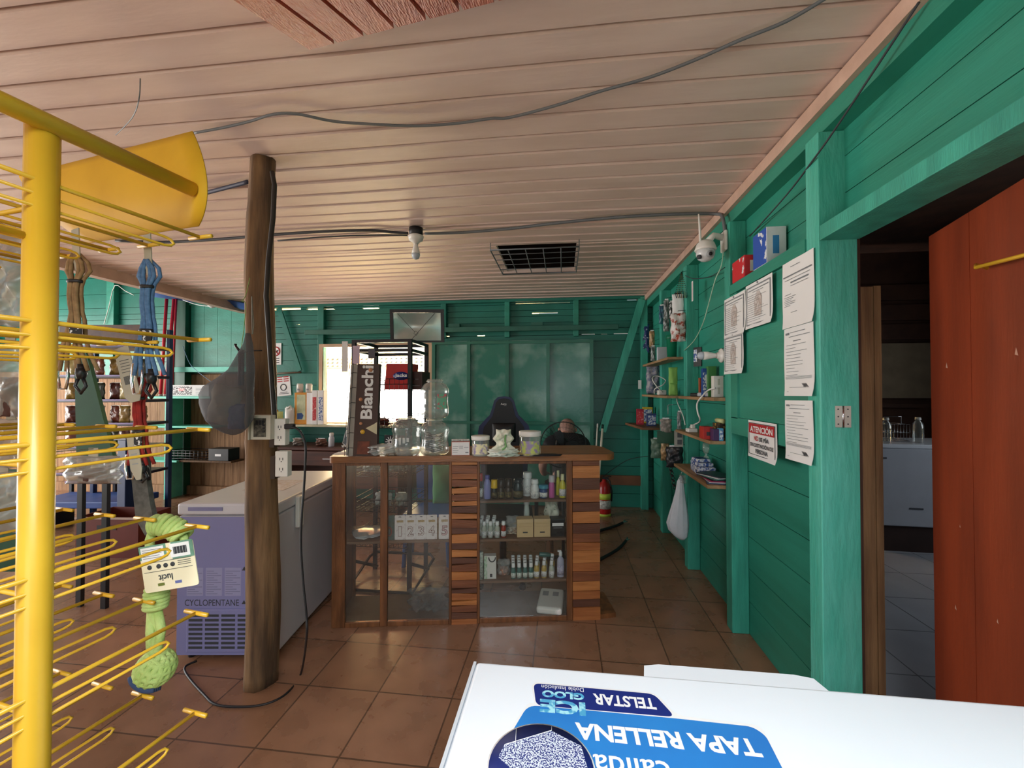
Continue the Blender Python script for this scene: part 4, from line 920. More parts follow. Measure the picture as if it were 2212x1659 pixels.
# brown display card with white letters
p = at(788, 985, Z=1.0835); D_ = dep(p); t = thing('cardboard_display', 'tall brown cardboard display with the white word Bianchi', 'display', p, rotz=CA)
t.rotation_euler = (0, R(1.5), CA)
BR = mat('choc_brown', '#45291c', .45, scale=4, col2='#3a2016'); w2 = 50 * D_ / FPX; h2 = 200 * D_ / FPX
MB().prism([(-w2 / 2, 0), (w2 / 2, 0), (w2 / 2, h2), (-w2 / 2 + .012, h2 - .004)], 0, .05, 'y').build('brown_front', BR, t)
MB().prism([(-w2 / 2 - .045, 0), (-w2 / 2 - .001, 0), (-w2 / 2 + .011, h2 - .006), (-w2 / 2 - .03, h2 - .01)], .0, .045, 'y').build('grey_side', mat('grey_card', '#a8a39a', .6), t)
text('Bianchi', h2 * .58, w2 * .5, PAPER, t, T=Tm(w2 * .26, -.0012, h2 * .40) @ Ry(R(-90)) @ FRONT, bold=.03)
for k, (x, z_, r_) in enumerate(((.02, .93, .013), (-.035, .61, .012), (-.03, .35, .010))):
    b = MB(); b.lathe([(0, 0), (r_, 0), (r_, .004), (0, .004)], (0, 0, 0), 16, Tm(x, -.0001, z_ * h2) @ Rx(R(90)))
    b.build('nut_picture', mat('nut', '#c98a63', .6), t)
MB().prism([(.0, .30 * h2), (w2 / 2 - .003, .235 * h2), (w2 / 2 - .003, .37 * h2), (.05, .345 * h2)], -.002, -.0002, 'y').build('cream_picture', mat('cream', '#ddd2ac', .5), t)
MB().lathe([(0, 0), (.014, 0), (.014, .003), (0, .003)], (0, 0, 0), 16, Tm(-.018, -.0001, .26 * h2) @ Rx(R(90))).build('yellow_dot', YEL, t)
MB().prism([(-.045, .16 * h2), (.03, .16 * h2), (.022, .02 * h2), (-.05, .02 * h2)], -.004, -.0002, 'y').build('wafer_picture', mat('wafer', '#7d3d25', .6, scale=20, col2='#54281a'), t)
b = MB()
for k in range(6): zz = .04 + k * .095; b.tube([(-w2 / 2 - .05 + .002 * k, -.005, zz), (-w2 / 2 - .02 + .002 * k, -.009, zz + .012), (-w2 / 2 + .002 * k, -.005, zz + .01)], .0015, 5)
b.tube([(-w2 / 2 - .052, -.004, 0), (-w2 / 2 - .036, -.004, h2)], .002, 6).tube([(-w2 / 2 - .030, -.004, 0), (-w2 / 2 - .016, -.004, h2)], .002, 6)
b.build('wire_frame', BLACK, t)
p = at(727, 983, Z=1.0835); t = thing('corner_glare', 'white sheet added for the bright light at the left end of the countertop', 'paper', p, rotz=CA)  # added sheet, imitates light caught on the counter corner
MB().box(-.035, .05, .02, .14, 0, .0012).build('sheet', PAPER, t); MB().box(-.01, .03, .05, .052, .0013, .0016).build('print', INKG, t)
# ================================================================ BEHIND THE COUNTER
# metal basket rack
RX0, RX1, RY0, RY1 = -1.565, -1.125, 2.985, 3.36
t = thing('basket_rack', 'black metal rack of wire baskets standing behind the counter', 'rack', (RX0, RY0, 0)); WX, WY = RX1 - RX0, RY1 - RY0
for x in (0, WX):
    for y in (0, WY): MB().box(x - .014, x + .014, y - .014, y + .014, 0.0, 1.86).build('upright', BLACK, t)
b = MB()
for zz in (1.87, 1.80):
    b.box(-.014, WX + .014, -.012, .012, zz - .012, zz + .012).box(-.014, WX + .014, WY - .012, WY + .012, zz - .012, zz + .012).box(-.012, .012, .013, WY - .013, zz - .012, zz + .012).box(WX - .012, WX + .012, .013, WY - .013, zz - .012, zz + .012)
b.build('top_frame', BLACK, t)
b = MB().tube([(-.03, -.02, .012), (WX + .03, -.02, .012), (WX + .06, WY + .02, .10), (WX + .02, WY + .06, .12), (-.02, WY + .06, .12), (-.05, WY + .0, .1)], .012, 8, closed=True)
b.tube([(0, 0, .22), (.1, .2, .1)], .012, 8).tube([(WX, 0, .22), (WX + .08, .2, .1)], .012, 8); b.build('base_frame', BLACK, t)
for zz in (1.50, 1.22, .86, .60, .34):
    b = MB()
    for dz in (0, .045, .085): b.tube([(.0, -.03, zz + dz), (WX, -.03, zz + dz), (WX, WY, zz + dz), (0, WY, zz + dz)], .003, 5, closed=True)
    for k in range(13):
        x = WX * k / 12; b.tube([(x, -.03, zz + .085), (x, -.03, zz), (x, WY, zz), (x, WY, zz + .085)], .0018, 4)
    for k in range(1, 5): y = -.03 + (WY + .03) * k / 5; b.tube([(0, y, zz), (WX, y, zz)], .0018, 4)
    b.build('wire_basket', BLACK, t)
MB().box(-.02, .0, -.03, -.02, 1.55, 1.9).build('hanging_strip', mat('strip_grey', '#8c8f96', .6), t) if 0 else None
def rk_p(px, py, D): return at(px, py, D=D)
# framed pale panel on top of the rack
t = thing('framed_panel', 'black-framed pale panel with crossed wires on top of the metal rack', 'panel', (RX0 + .20, RY0 + .20, 1.883), rotz=YAW)
t.rotation_euler = (R(6), 0, YAW)
b = MB().box(0, .43, 0, .02, .235, .262).box(0, .025, 0, .02, 0, .234).box(.405, .43, 0, .02, 0, .234).box(.026, .404, 0, .02, 0, .014); b.build('frame', BLACK, t)
b = MB(); n = 14; vs = []
for i in range(n + 1):
    for j in range(n + 1): u, v = i / n, j / n; vs.append((.026 + .378 * u, .012 + .06 * math.sin(PI * u) * math.sin(PI * v), .015 + .219 * v))
b.add(vs, [(i * (n + 1) + j, (i + 1) * (n + 1) + j, (i + 1) * (n + 1) + j + 1, i * (n + 1) + j + 1) for i in range(n) for j in range(n)], True)
b.build('pale_sheet', mat('pale_sheet', '#c3cac4', .25, scale=3, col2='#8fb8b0', metal=.3), t)
MB().tube([(.06, -.004, .23), (.2, -.006, .08)], .0018, 5).tube([(.36, -.004, .23), (.15, -.006, .0)], .0018, 5).tube([(.19, -.006, .07), (.205, -.006, .09), (.225, -.006, .075), (.21, -.006, .055)], .0018, 4, closed=True).build('crossed_wires', BLACK, t)
# goods in the rack
zb = 1.504
t = thing('gift_box', 'red box with an oval logo reading Jacks in the metal rack', 'box', (RX0 + .225, RY0 + .07, zb), rotz=R(2))
MB().prism([(-.015, 0), (.19, 0), (.20, .20), (.0, .20)], 0, .16, 'y').build('carton', mat('jacks_red', '#c3201f', .45, scale=5, col2='#a91a1b'), t)
b = MB().lathe([(0, 0), (.062, 0), (.062, .0015), (0, .0015)], (0, 0, 0), 28, Tm(.115, -.0002, .105) @ Rx(R(90)) @ Matrix.Diagonal((1, .52, 1, 1))); b.build('oval_logo', NAVY, t)
text('Jacks', .095, .034, PAPER, t, T=Tm(.067, -.0025, .09) @ FRONT, bold=.03)
t = thing('snack_box', 'dark brown snack box at the right end of the red box', 'box', (RX1 + .0, RY0 + .1, zb), rotz=R(-4)); MB().bevbox(-.06, .06, 0, .16, 0, .14, .004).build('carton', mat('snack_brown', '#3f211c', .5), t); MB().box(-.03, .04, -.001, -.0001, .03, .032).box(-.02, .03, -.001, -.0001, .08, .083).build('print', INKG, t)
GD = [(1.224, [(.05, .08, '#73302a'), (.17, .1, '#7c2f22'), (.33, .1, '#8a3327'), (.42, .05, '#d8d5cc')], 'snack bags', .055), (.864, [(.08, .12, '#c8ccc9'), (.25, .16, '#b9bcb7'), (.4, .08, '#8c8f8c')], 'pale bags', .09), (.604, [(.18, .13, '#d8dcd8'), (.33, .1, '#bdbdaf')], 'white pack', .10)]
LB = ['red snack bag at the left of the second basket', 'red snack bag in the middle of the second basket', 'orange red snack bag near the right of the second basket', 'white snack bag at the right end of the second basket', 'pale clear bag at the left of the third basket', 'large pale bag in the middle of the third basket', 'small grey bag at the right of the third basket', 'white plastic pack at the left of the fourth basket', 'cream pack at the right of the fourth basket']
k = 0
for zz, its, _, hh in GD:
    for x, wd, c in its:
        t = thing('snack_bag', LB[k], 'bag', (RX0 + x, RY0 + .13, zz), rotz=R(3 * k % 7))
        MB().pouch(wd, hh, .12, k + 50, .35).build('wrapper', mat('wrap_' + c[1:], c, .35, scale=20, var=.15), t); MB().box(-wd * .3, wd * .3, -.001, .001, hh - .001, hh + .008).build('seal', WHITEP, t); k += 1
t = thing('paper_card', 'black and white patterned discs pack standing in the rack above the jar', 'card', (RX0 + .26, RY0 - .04, 1.07), rotz=R(0))
MB().box(-.0, .21, 0, .003, 0, .10).build('card', mat('disc_card', '#23232b', .5), t); b = MB()
for k in range(12): b.box(-.003, .003, -.002, -.0002, .008, .04, Tm(.048, 0, .05) @ Ry(R(30 * k)))
for k in range(3): b.box(.11 + k * .03, .128 + k * .03, -.002, -.0002, .03 + .01 * k, .08)
b.build('white_print', PAPER, t)
for k, (x0, x1, y0, y1, c, lab) in enumerate(((738, 751, 737, 803, '#d9d9d9', 'narrow pale board hanging at the left side of the metal rack'), (795, 810, 752, 774, '#4a4650', 'small grey tag hanging from the top of the metal rack'), (761, 777, 747, 786, '#b5a3b5', 'lilac printed sheet hanging inside the left of the metal rack'))):
    D_ = 3.05; p = at((x0 + x1) / 2, y1, D=D_); s_ = D_ / FPX; t = thing('hanging_card', lab, 'card', p)
    MB().box(-(x1 - x0) * s_ / 2, (x1 - x0) * s_ / 2, 0, .003, 0, (y1 - y0) * s_).build('card', mat('hc%d' % k, c, .6, var=.05), t); MB().tube([Vector((0, 0, (y1 - y0) * s_)), Vector((min(max(p.x, RX0), RX1), RY0 - .012, 1.80)) - p], .0015, 4).build('hook', BLACK, t)
# gaming chair
t = thing('gaming_chair', 'black and blue gaming chair behind the counter', 'chair', (-.50, 3.56, 0), rotz=R(6))
def outline(sc=1, dz=0): return [(x * sc, zz) for x, zz in ((-.16, .60), (-.20, .80), (-.215, 1.0), (-.225, 1.14), (-.215, 1.19), (-.17, 1.24), (-.125, 1.285), (-.105, 1.34), (-.085, 1.41), (-.055, 1.44), (0, 1.448), (.055, 1.44), (.085, 1.41), (.105, 1.34), (.125, 1.285), (.17, 1.24), (.215, 1.19), (.225, 1.14), (.215, 1.0), (.20, .80), (.16, .60))]
BLU2 = mat('chair_blue', '#1d2b5e', .5, scale=8, col2='#141d42'); CHB = mat('chair_black', '#131216', .55, var=.1)
MB().prism(outline(), .0, .07, 'y').build('backrest', BLU2, t)
MB().prism([(x * .80, .62 + (zz - .6) * .955) for x, zz in outline()], -.022, -.001, 'y').build('back_padding', CHB, t)
MB().pouch(.20, .16, .06, 3, .02, Tm(0, -.035, 1.06)).build('lumbar_pad', CHB, t)
text('Aero', .05, .016, PAPER, t, T=Tm(-.028, -.0235, 1.375) @ FRONT, bold=.02); text('COOL', .022, .005, PAPER, t, T=Tm(.0, -.0235, 1.366) @ FRONT)
MB().bevbox(-.24, .24, -.46, -.03, .44, .54, .04, seg=4).build('seat', CHB, t)
for s_ in (-1, 1):
    MB().bevbox(s_ * .27 - .035, s_ * .27 + .035, -.36, -.1, .68, .71, .012).tube([(s_ * .27, -.2, .68), (s_ * .27, -.18, .47), (s_ * .2, -.18, .44)], .016, 8).build('armrest', CHB, t)
MB().tube([(0, -.22, .09), (0, -.22, .43)], .028, 12).build('gas_column', BLACK, t)
for k in range(5):
    a = 2 * PI * k / 5 + .3; e = Vector((.27 * math.cos(a), -.22 + .27 * math.sin(a), .06)); lg = MB().tube([(0, -.22, .10), e], [.024, .015], 8).build('leg', BLACK, t)
    MB().lathe([(0, -.012), (.024, -.012), (.024, .012), (0, .012)], (0, 0, 0), 14, Tm(e.x, e.y, .026) @ Rx(R(90))).build('caster', BLACKP, lg)
# pedestal fan
t = thing('pedestal_fan', 'black pedestal fan standing behind the counter by the person', 'fan', (.005, 3.62, 0), rotz=YAW)
MB().lathe([(0, 0), (.19, 0), (.19, .012), (.05, .035), (.02, .05), (0, .05)], (0, 0, 0), 28).build('base', BLACKP, t); MB().tube([(0, 0, .04), (0, 0, .92)], .014, 12).build('pole', BLACK, t)
b = MB(); R_ = .197; cz = 1.03
for yy, rs in ((-.05, (.05, .1, .15)), (.05, (.05, .1, .15))):
    for r_ in rs: b.tube([(r_ * math.cos(a), yy * (1 - (r_ / R_) ** 3 * .9), cz + r_ * math.sin(a)) for a in [2 * PI * j / 30 for j in range(30)]], .001, 4, closed=True)
    for k in range(36):
        a = 2 * PI * k / 36; b.tube([(.02 * math.cos(a), yy, cz + .02 * math.sin(a)), (.12 * math.cos(a), yy * .85, cz + .12 * math.sin(a)), (R_ * math.cos(a), 0, cz + R_ * math.sin(a))], .0009, 3)
b.tube([(R_ * math.cos(a), 0, cz + R_ * math.sin(a)) for a in [2 * PI * j / 40 for j in range(40)]], .0045, 6, closed=True); b.build('guard', BLACK, t)
b = MB()
for k in range(3):
    Mx = Tm(0, 0, cz) @ Ry(2 * PI * k / 3); b.prism([(.02, -.02), (.08, -.05), (.125, -.04), (.13, .015), (.09, .035), (.02, .02)], -.006, .0, 'y', Mx @ Rx(R(10)))
b.build('blades', mat('blade', '#2b3338', .3), t); MB().lathe([(0, 0), (.05, .0), (.06, .03), (.05, .10), (0, .11)], (0, 0, 0), 18, Tm(0, .05, cz) @ Rx(R(-90))).build('motor', BLACKP, t)
# person bent forward, seen from behind
def skin(name, nodes, edges, m, parent, root=0, sub=2):
    me = bpy.data.meshes.new(name); me.from_pydata([n_[0] for n_ in nodes], edges, []); me.materials.append(m)
    o = bpy.data.objects.new(name, me); COL.objects.link(o)
    if parent: o.parent = parent
    md = o.modifiers.new('s', 'SKIN'); md.use_smooth_shade = True
    for i, n_ in enumerate(nodes):
        r_ = n_[1]; me.skin_vertices[0].data[i].radius = r_ if isinstance(r_, tuple) else (r_, r_); me.skin_vertices[0].data[i].use_root = (i == root)
    sb = o.modifiers.new('u', 'SUBSURF'); sb.levels = sub; sb.render_levels = sub
    return o
pr = thing('person', 'person in a black shirt bent forward on a stool behind the fan', 'person', (.05, 4.05, 0), rotz=R(4))
SK = mat('skin', '#b98a78', .55, var=.05); SHIRT = mat('black_shirt', '#17171d', .8, var=.08); TRS = mat('dark_trousers', '#20262c', .8)
body = [((0, 0, .52), .13), ((0, .06, .70), .13), ((0, .14, .92), .14), ((0, .24, .99), .10), ((.01, .30, 1.02), .055), ((.02, .33, 1.05), .075), ((.03, .36, 1.08), .08), ((.03, .38, 1.11), .06),
        ((-.19, .18, .94), .06), ((-.24, .22, .72), .045), ((-.22, .42, .62), .036), ((-.20, .50, .60), .028), ((.19, .18, .94), .06), ((.25, .22, .72), .045), ((.22, .42, .62), .036), ((.20, .50, .60), .028),
        ((-.10, .05, .50), .095), ((-.14, .44, .50), .07), ((-.14, .46, .25), .05), ((-.14, .44, .07), .035), ((-.14, .56, .04), .035), ((.10, .05, .50), .095), ((.14, .44, .50), .07), ((.14, .46, .25), .05), ((.14, .44, .07), .035), ((.14, .56, .04), .035)]
be = [(0, 1), (1, 2), (2, 3), (3, 4), (4, 5), (5, 6), (6, 7), (2, 8), (8, 9), (9, 10), (10, 11), (2, 12), (12, 13), (13, 14), (14, 15), (0, 16), (16, 17), (17, 18), (18, 19), (19, 20), (0, 21), (21, 22), (22, 23), (23, 24), (24, 25)]
nb = len(body)
for s_ in (-1, 1):
    base = 11 if s_ < 0 else 15; wx, wy, wz = body[base][0]
    for f in range(4):
        i0 = len(body); fx = wx + s_ * (-.022 + .015 * f); ln = (.075, .085, .08, .062)[f]
        body.append(((fx, wy + .04, wz), .011)); be.append((base, i0)); body.append(((fx, wy + .04 + ln * .55, wz - .004), .0085)); be.append((i0, i0 + 1)); body.append(((fx, wy + .04 + ln * .85, wz - ln * .35), .0075)); be.append((i0 + 1, i0 + 2))
    i0 = len(body); body.append(((wx - s_ * .032, wy + .015, wz), .011)); be.append((base, i0)); body.append(((wx - s_ * .048, wy + .045, wz - .01), .009)); be.append((i0, i0 + 1))
skin('body', body, be, SK, pr)
skin('shirt', [((0, 0, .50), .155), ((0, .06, .70), .155), ((0, .13, .935), .165), ((0, .22, .995), .12), ((-.17, .16, .955), .085), ((-.235, .21, .78), .062), ((.17, .16, .955), .085), ((.245, .21, .78), .062)], [(0, 1), (1, 2), (2, 3), (2, 4), (4, 5), (2, 6), (6, 7)], SHIRT, pr)
skin('trousers', [((0, .0, .52), .15), ((-.10, .05, .50), .11), ((-.14, .44, .50), .085), ((-.14, .46, .25), .066), ((-.14, .445, .11), .055), ((.10, .05, .50), .11), ((.14, .44, .50), .085), ((.14, .46, .25), .066), ((.14, .445, .11), .055)], [(0, 1), (1, 2), (2, 3), (3, 4), (0, 5), (5, 6), (6, 7), (7, 8)], TRS, pr)
b = MB()
for s_ in (-1, 1): MB().bevbox(s_ * .14 - .05, s_ * .14 + .05, .40, .66, .0, .075, .025, seg=3).build('shoe', BLACKP, pr)
hd = MB().lathe([(0, -.10), (.05, -.095), (.075, -.06), (.083, 0), (.083, .05), (.07, .09), (.04, .112), (0, .12)], (0, 0, 0), 20, Tm(.03, .38, 1.085) @ Rx(R(-50)), sy=1.1); hd.build('head', mat('shaved_head', '#a37f72', .6, scale=90, col2='#8a6a60'), pr)
fm = Tm(.03, .38, 1.085) @ Rx(R(-50))
MB().prism([(-.012, .0), (.012, .0), (.005, .04), (-.005, .04)], .082, .112, 'y', fm @ Tm(0, 0, -.03)).build('nose', SK, pr)
for s_ in (-1, 1):
    MB().lathe([(0, -.03), (.012, -.02), (.016, 0), (.012, .02), (0, .03)], (0, 0, 0), 8, fm @ Tm(s_ * .086, 0, 0)).build('ear', SK, pr); MB().lathe([(0, -.008), (.009, 0), (0, .008)], (0, 0, 0), 8, fm @ Tm(s_ * .03, .085, .01)).build('eye', INK, pr)
MB().tube([fm @ Vector((-.025, .086, -.055)), fm @ Vector((0, .09, -.057)), fm @ Vector((.025, .086, -.055))], .004, 6).build('mouth', REDI, pr)
t = thing('stool', 'low wooden stool under the person behind the counter', 'stool', (.03, 4.05, 0), rotz=R(4))
MB().bevbox(-.17, .17, -.15, .17, .33, .36, .008).build('seat', RAWD, t)
for x in (-.14, .14):
    for y in (-.12, .14): MB().box(x - .015, x + .015, y - .015, y + .015, 0, .329).build('leg', RAWD, t)
# mops / rods leaning right of the fan
for k, (x0, y0_, x1, y1_, c, lab) in enumerate(((1291, 918, 1283, 980, '#e9e6da', 'thin white rod leaning behind the counter end'), (1302, 920, 1289, 982, '#f1ead9', 'thicker cream rod with a dark green tip behind the counter end'))):
    top = at(x0, y0_ - 3, D=4.6); lowp = at(x1, y1_, D=4.45); dirv = (lowp - top); bot = top + dirv * (top.z - .0) / (top.z - lowp.z); bot = Vector((lowp.x - .03, lowp.y - .08, 0.005))
    t = thing('broom_handle', lab, 'rod', bot); q = top - bot; r_ = (.008, .013)[k]
    MB().tube([(0, 0, 0), q * .96], r_, 10).build('rod', mat('rod%d' % k, c, .5, var=.03), t)
    MB().tube([q * .961, q], r_ * 1.05, 10).tube([q * .3, q * .86], r_ * .5, 6).build('tip', mat('green_tip', '#12372f', .5), t) if k else MB().tube([q * .961, q], r_, 8).build('tip', WHITEP, t)
# fire extinguisher
p = at(1304, 1108, Z=0); t = thing('fire_extinguisher', 'red fire extinguisher standing by the back wall', 'fire extinguisher', (p.x, 5.12, 0))
MB().lathe([(0, .012), (.07, .012), (.075, .03), (.075, .33), (.055, .385), (.025, .41), (.025, .43), (0, .43)], (0, 0, 0), 22).build('cylinder', mat('ext_red', '#a51a1a', .3), t)
MB().lathe([(.072, 0), (.076, .0), (.076, .03), (.072, .03)], (0, 0, 0), 22).build('base_ring', mat('lime', '#b7cf4a', .5), t); MB().lathe([(.0765, .20), (.0765, .27)], (0, 0, 0), 22).build('lime_band', mat('lime', '#b7cf4a', .5), t)
MB().lathe([(.0762, .09), (.0762, .19)], (0, 0, 0), 22).build('info_label', mat('ext_label', '#8f8f88', .5, scale=50, col2='#c6c6c0'), t)
MB().box(-.02, .05, -.01, .01, .43, .455).tube([(0, 0, .44), (.06, 0, .47), (.08, 0, .465)], .006, 6).build('valve_lever', BLACK, t); MB().tube([(.02, 0, .44), (.06, -.02, .42), (.085, -.03, .3), (.08, -.03, .18)], .009, 8).build('hose', BLACKP, t)
# jumper cables on the floor
for k, (pp_, lab) in enumerate((([(1240, 1165), (1297, 1146), (1330, 1136), (1345, 1129)], 'black cable with a metal clamp, farther from the camera on the floor'), ([(1245, 1235), (1297, 1208), (1335, 1186), (1352, 1168)], 'black cable with a metal clamp, nearer to the camera on the floor'))):
    pts = smooth([at(x, y, Z=.014) for x, y in pp_], 4); t = thing('jumper_cable', lab, 'cable', pts[0]); MB().tube([q - pts[0] for q in pts], .014, 8).build('wire', BLACKP, t)
    e = pts[-1] - pts[0]; b = MB(); d_ = (pts[-1] - pts[-2]).normalized()
    b.tube([e, e + d_ * .07 + Vector((0, 0, .012))], [.012, .005], 8).tube([e, e + d_ * .07 + Vector((.02, -.01, 0))], [.011, .005], 8); b.build('clamp', CHROME, t)
b = MB().tube(smooth([Vector((1.0, 5.1, .72)), Vector((.8, 5.38, .62)), Vector((.5, 5.4, .4))], 4), .004, 6)
tag(b.build('wall_cable', BLACKP), 'thin black cable sloping down the back wall to the fire extinguisher', 'cable')
# ================================================================ RIGHT WALL
def wallM(): return Rz(R(-90)) @ FRONT     # letters facing into the room from the right wall
def sheet(name, label, y0, y1, z0, z1, tilt=0, curl=.012, m=PAPER, X=1.035):
    """paper pinned on the wall: local x runs towards the camera"""
    w, h = y1 - y0, z1 - z0; t = thing(name, label, 'paper', (X, (y0 + y1) / 2, (z0 + z1) / 2)); t.rotation_euler = (tilt, 0, 0)
    b = MB(); n = 10; vs = []
    for i in range(n + 1):
        for j in range(n + 1):
            u, v = i / n, j / n; vs.append((-curl * (max(0, .25 - v) * 3) ** 2 * (.5 + u) - .002 * math.sin(u * 5 + v * 3) ** 2 - .001, w / 2 - w * u, -h / 2 + h * v))
    k = len(vs); vs2 = vs + [(x + .0008, y, z) for x, y, z in vs]; q = [(i * (n + 1) + j, (i + 1) * (n + 1) + j, (i + 1) * (n + 1) + j + 1, i * (n + 1) + j + 1) for i in range(n) for j in range(n)]
    b.add(vs2, q + [tuple(a + k for a in f[::-1]) for f in q], True); b.build('sheet', m, t); return t, w, h
def lines(t, w, h, rows, m=INKG, x=-.0050, name='printed_lines'):
    b = MB()
    for (u0, u1, v, th) in rows: b.box(x, x + .0004, w / 2 - w * u1, w / 2 - w * u0, -h / 2 + h * v, -h / 2 + h * (v + th))
    b.build(name, m, t)
rr = random.Random(11)
def textrows(v0, v1, n, th=.006, full=.86):
    return [(.07 + rr.uniform(0, .04), .07 + full * rr.uniform(.35, 1.0), v0 + (v1 - v0) * k / max(n - 1, 1), th) for k in range(n)]
for (y0, y1, z0, z1, lab) in ((2.505, 2.815, 1.835, 2.045, 'framed-border certificate pinned farther from the door, upper row'), (2.195, 2.50, 1.845, 2.055, 'framed-border certificate pinned nearer to the door, upper row'), (2.535, 2.82, 1.605, 1.815, 'framed-border certificate pinned alone below the other two')):
    t, w, h = sheet('certificate', lab, y0, y1, z0 - .005, z1 + .03, R(.5))
    b = MB()
    for (u0, u1, v0, v1) in ((.05, .95, .07, .095), (.05, .95, .90, .925), (.05, .075, .095, .90), (.925, .95, .095, .90)): b.box(-.0052, -.0048, w / 2 - w * u1, w / 2 - w * u0, -h / 2 + h * v0, -h / 2 + h * v1)
    b.build('border', INKG, t)
    MB().prism([(w * .12, -h * .26), (-w * .12, -h * .26), (-w * .15, h * .12), (-w * .05, h * .27), (w * .04, h * .27), (w * .14, h * .1)], -.0046, -.0042, 'x').build('seal_picture', mat('seal', '#b3a29a', .7, scale=60, col2='#d9d4d2'), t)
    lines(t, w, h, [(.12, .88, .83, .016), (.3, .7, .78, .01)] + textrows(.15, .72, 13, .007, .8), m=mat('cert_ink', '#7c8286', .8, var=0))
    MB().lathe([(0, 0), (.005, 0), (.005, .004), (0, .006)], (0, 0, 0), 8, Tm(-.004, 0, h * .46) @ Ry(R(-90))).build('pin', INKG, t)
for k, (y0, y1, z0, z1, lab) in enumerate(((1.852, 2.10, 1.785, 2.09, 'white letter with a grey table, topmost of three sheets by the door'), (1.858, 2.09, 1.475, 1.785, 'printed form with a signature, middle of three sheets by the door'), (1.868, 2.088, 1.185, 1.455, 'printed form with a dark scrawl, lowest of three sheets by the door'))):
    t, w, h = sheet('notice_sheet', lab, y0, y1, z0, z1, R(-.5 * k))
    if k == 0: lines(t, w, h, [(.3, .6, .90, .008), (.05, .95, .77, .018), (.1, .9, .72, .006), (.3, .85, .66, .02), (.3, .85, .62, .006), (.1, .3, .5, .006)] + textrows(.33, .46, 6, .006, .4) + [(.3, .5, .22, .006), (.2, .8, .05, .006)], mat('cert_ink', '#7c8286', .8, var=0))
    else:
        lines(t, w, h, [(.08, .2, .90, .03), (.25, .75, .92, .008), (.2, .9, .86, .008), (.35, .6, .79, .012)] + textrows(.3, .74, 10, .006, .8) + [(.06, .94, .245 + .012 * q, .004) for q in range(4)] + [(.2, .8, .12, .006), (.1, .9, .06, .004)], mat('cert_ink', '#7c8286', .8, var=0))
        MB().tube([(-.0056, w * (-.16 - .02 * q) + (.01 if q % 2 else -.01), -h * .36 + (.012 if q % 2 else -.006)) for q in range(9)], .0009, 4).build('signature', INK, t)
t, w, h = sheet('warning_sign', 'red and white warning sign reading ATENCIÓN NO SE FÍA', 2.165, 2.48, 1.135, 1.335, R(0), m=PAPER)
def rwtext(body, y, z, wd, hh, m, nm='lettering'): text(body, wd, hh, m, t, nm, T=Tm(-.0062, y, z) @ wallM(), bold=.03)
MB().box(-.0056, -.0052, -w * .44, w * .44, h * .16, h * .42).build('red_band', REDI, t)
b = MB()
for (a, c, d, e) in ((-.46, .46, -.42, -.405), (-.46, .46, .425, .44), (-.46, -.445, -.405, .425), (.445, .46, -.405, .425)): b.box(-.0054, -.005, w * a, w * c, h * d, h * e)
b.build('black_border', INK, t)
rwtext('ATENCIÓN', w * .39, h * .195, w * .78, h * .2, PAPER); rwtext('NO', w * .25, -h * .03, w * .14, h * .13, REDI); rwtext('SE FÍA', w * .07, -h * .03, w * .33, h * .135, INK)
rwtext('SIN DISTINCIÓN DE', w * .40, -h * .20, w * .8, h * .125, INK); rwtext('PERSONA', w * .2, -h * .36, w * .42, h * .115, INK)
# boxes on the ledge
for (px0, px1, py0, py1, cface, cside, lab, yb, hz, wd_, dp) in ((0, 0, 0, 0, '#2a56b5', '#e4ebf2', 'blue and white carton standing on the high green ledge', 2.33, .185, .15, .055), (0, 0, 0, 0, '#cf2530', '#d8303a', 'red bulb carton standing on the high green ledge', 2.60, .125, .17, .075)):
    t = thing('bulb_box', lab, 'box', (XI - .004 + dp / 2, yb, 2.1505)); t.location.x = XI + .045
    MB().bevbox(-.05, .045, -wd_ / 2, wd_ / 2, 0, hz, .002).build('carton', mat('carton_' + cside[1:], cside, .5), t)
    MB().box(-.0512, -.0502, -wd_ / 2 + .002, wd_ / 2 - .002, .002, hz - .002).build('printed_side', mat('print_' + cface[1:], cface, .5, scale=25, col2='#e9edf0', contrast=(.6, .64)), t)
    MB().box(-.02, .01, -wd_ / 2 - .0009, -wd_ / 2 - .0001, hz * .25, hz * .75).build('end_print', mat('end_' + cface[1:], '#f2f3f3' if cface == '#cf2530' else '#3f8fd0', .5), t)
# security camera
t = thing('security_camera', 'large white dome security camera with an antenna on the right wall', 'camera', at(1568, 520, X=1.04) + Vector((-.0, 0, 0)))
MB().bevbox(-.022, -.001, -.04, .04, -.07, .06, .01, seg=3).build('wall_bracket', WHITEP, t)
cc_ = at(1524, 540, X=.90) - t.location
MB().tube([(-.015, 0, .02), (cc_.x * .6, cc_.y * .5, .03), (cc_.x + .02, cc_.y, cc_.z + .055)], [.022, .018, .024], 12).build('arm', WHITEP, t)
MB().lathe([(0, .062), (.03, .058), (.052, .04), (.062, .01), (.066, 0), (.060, -.006)], cc_, 26).build('hood', WHITEP, t)
MB().lathe([(.056, -.004), (.056, -.03), (.046, -.055), (.025, -.07), (0, -.074)], cc_, 26).build('dome', mat('cam_white', '#dfe2e4', .25), t)
dl_ = Vector((.2, -1, -.25)).normalized()
MB().tube([cc_ + dl_ * .045 + Vector((.0, 0, -.028)), cc_ + dl_ * .06 + Vector((0, 0, -.028))], .022, 16).build('lens_ring', mat('ring', '#a9adb0', .3), t); MB().tube([cc_ + dl_ * .0605 + Vector((.0, 0, -.028)), cc_ + dl_ * .062 + Vector((0, 0, -.028))], .012, 14).build('lens', BLACKP, t)
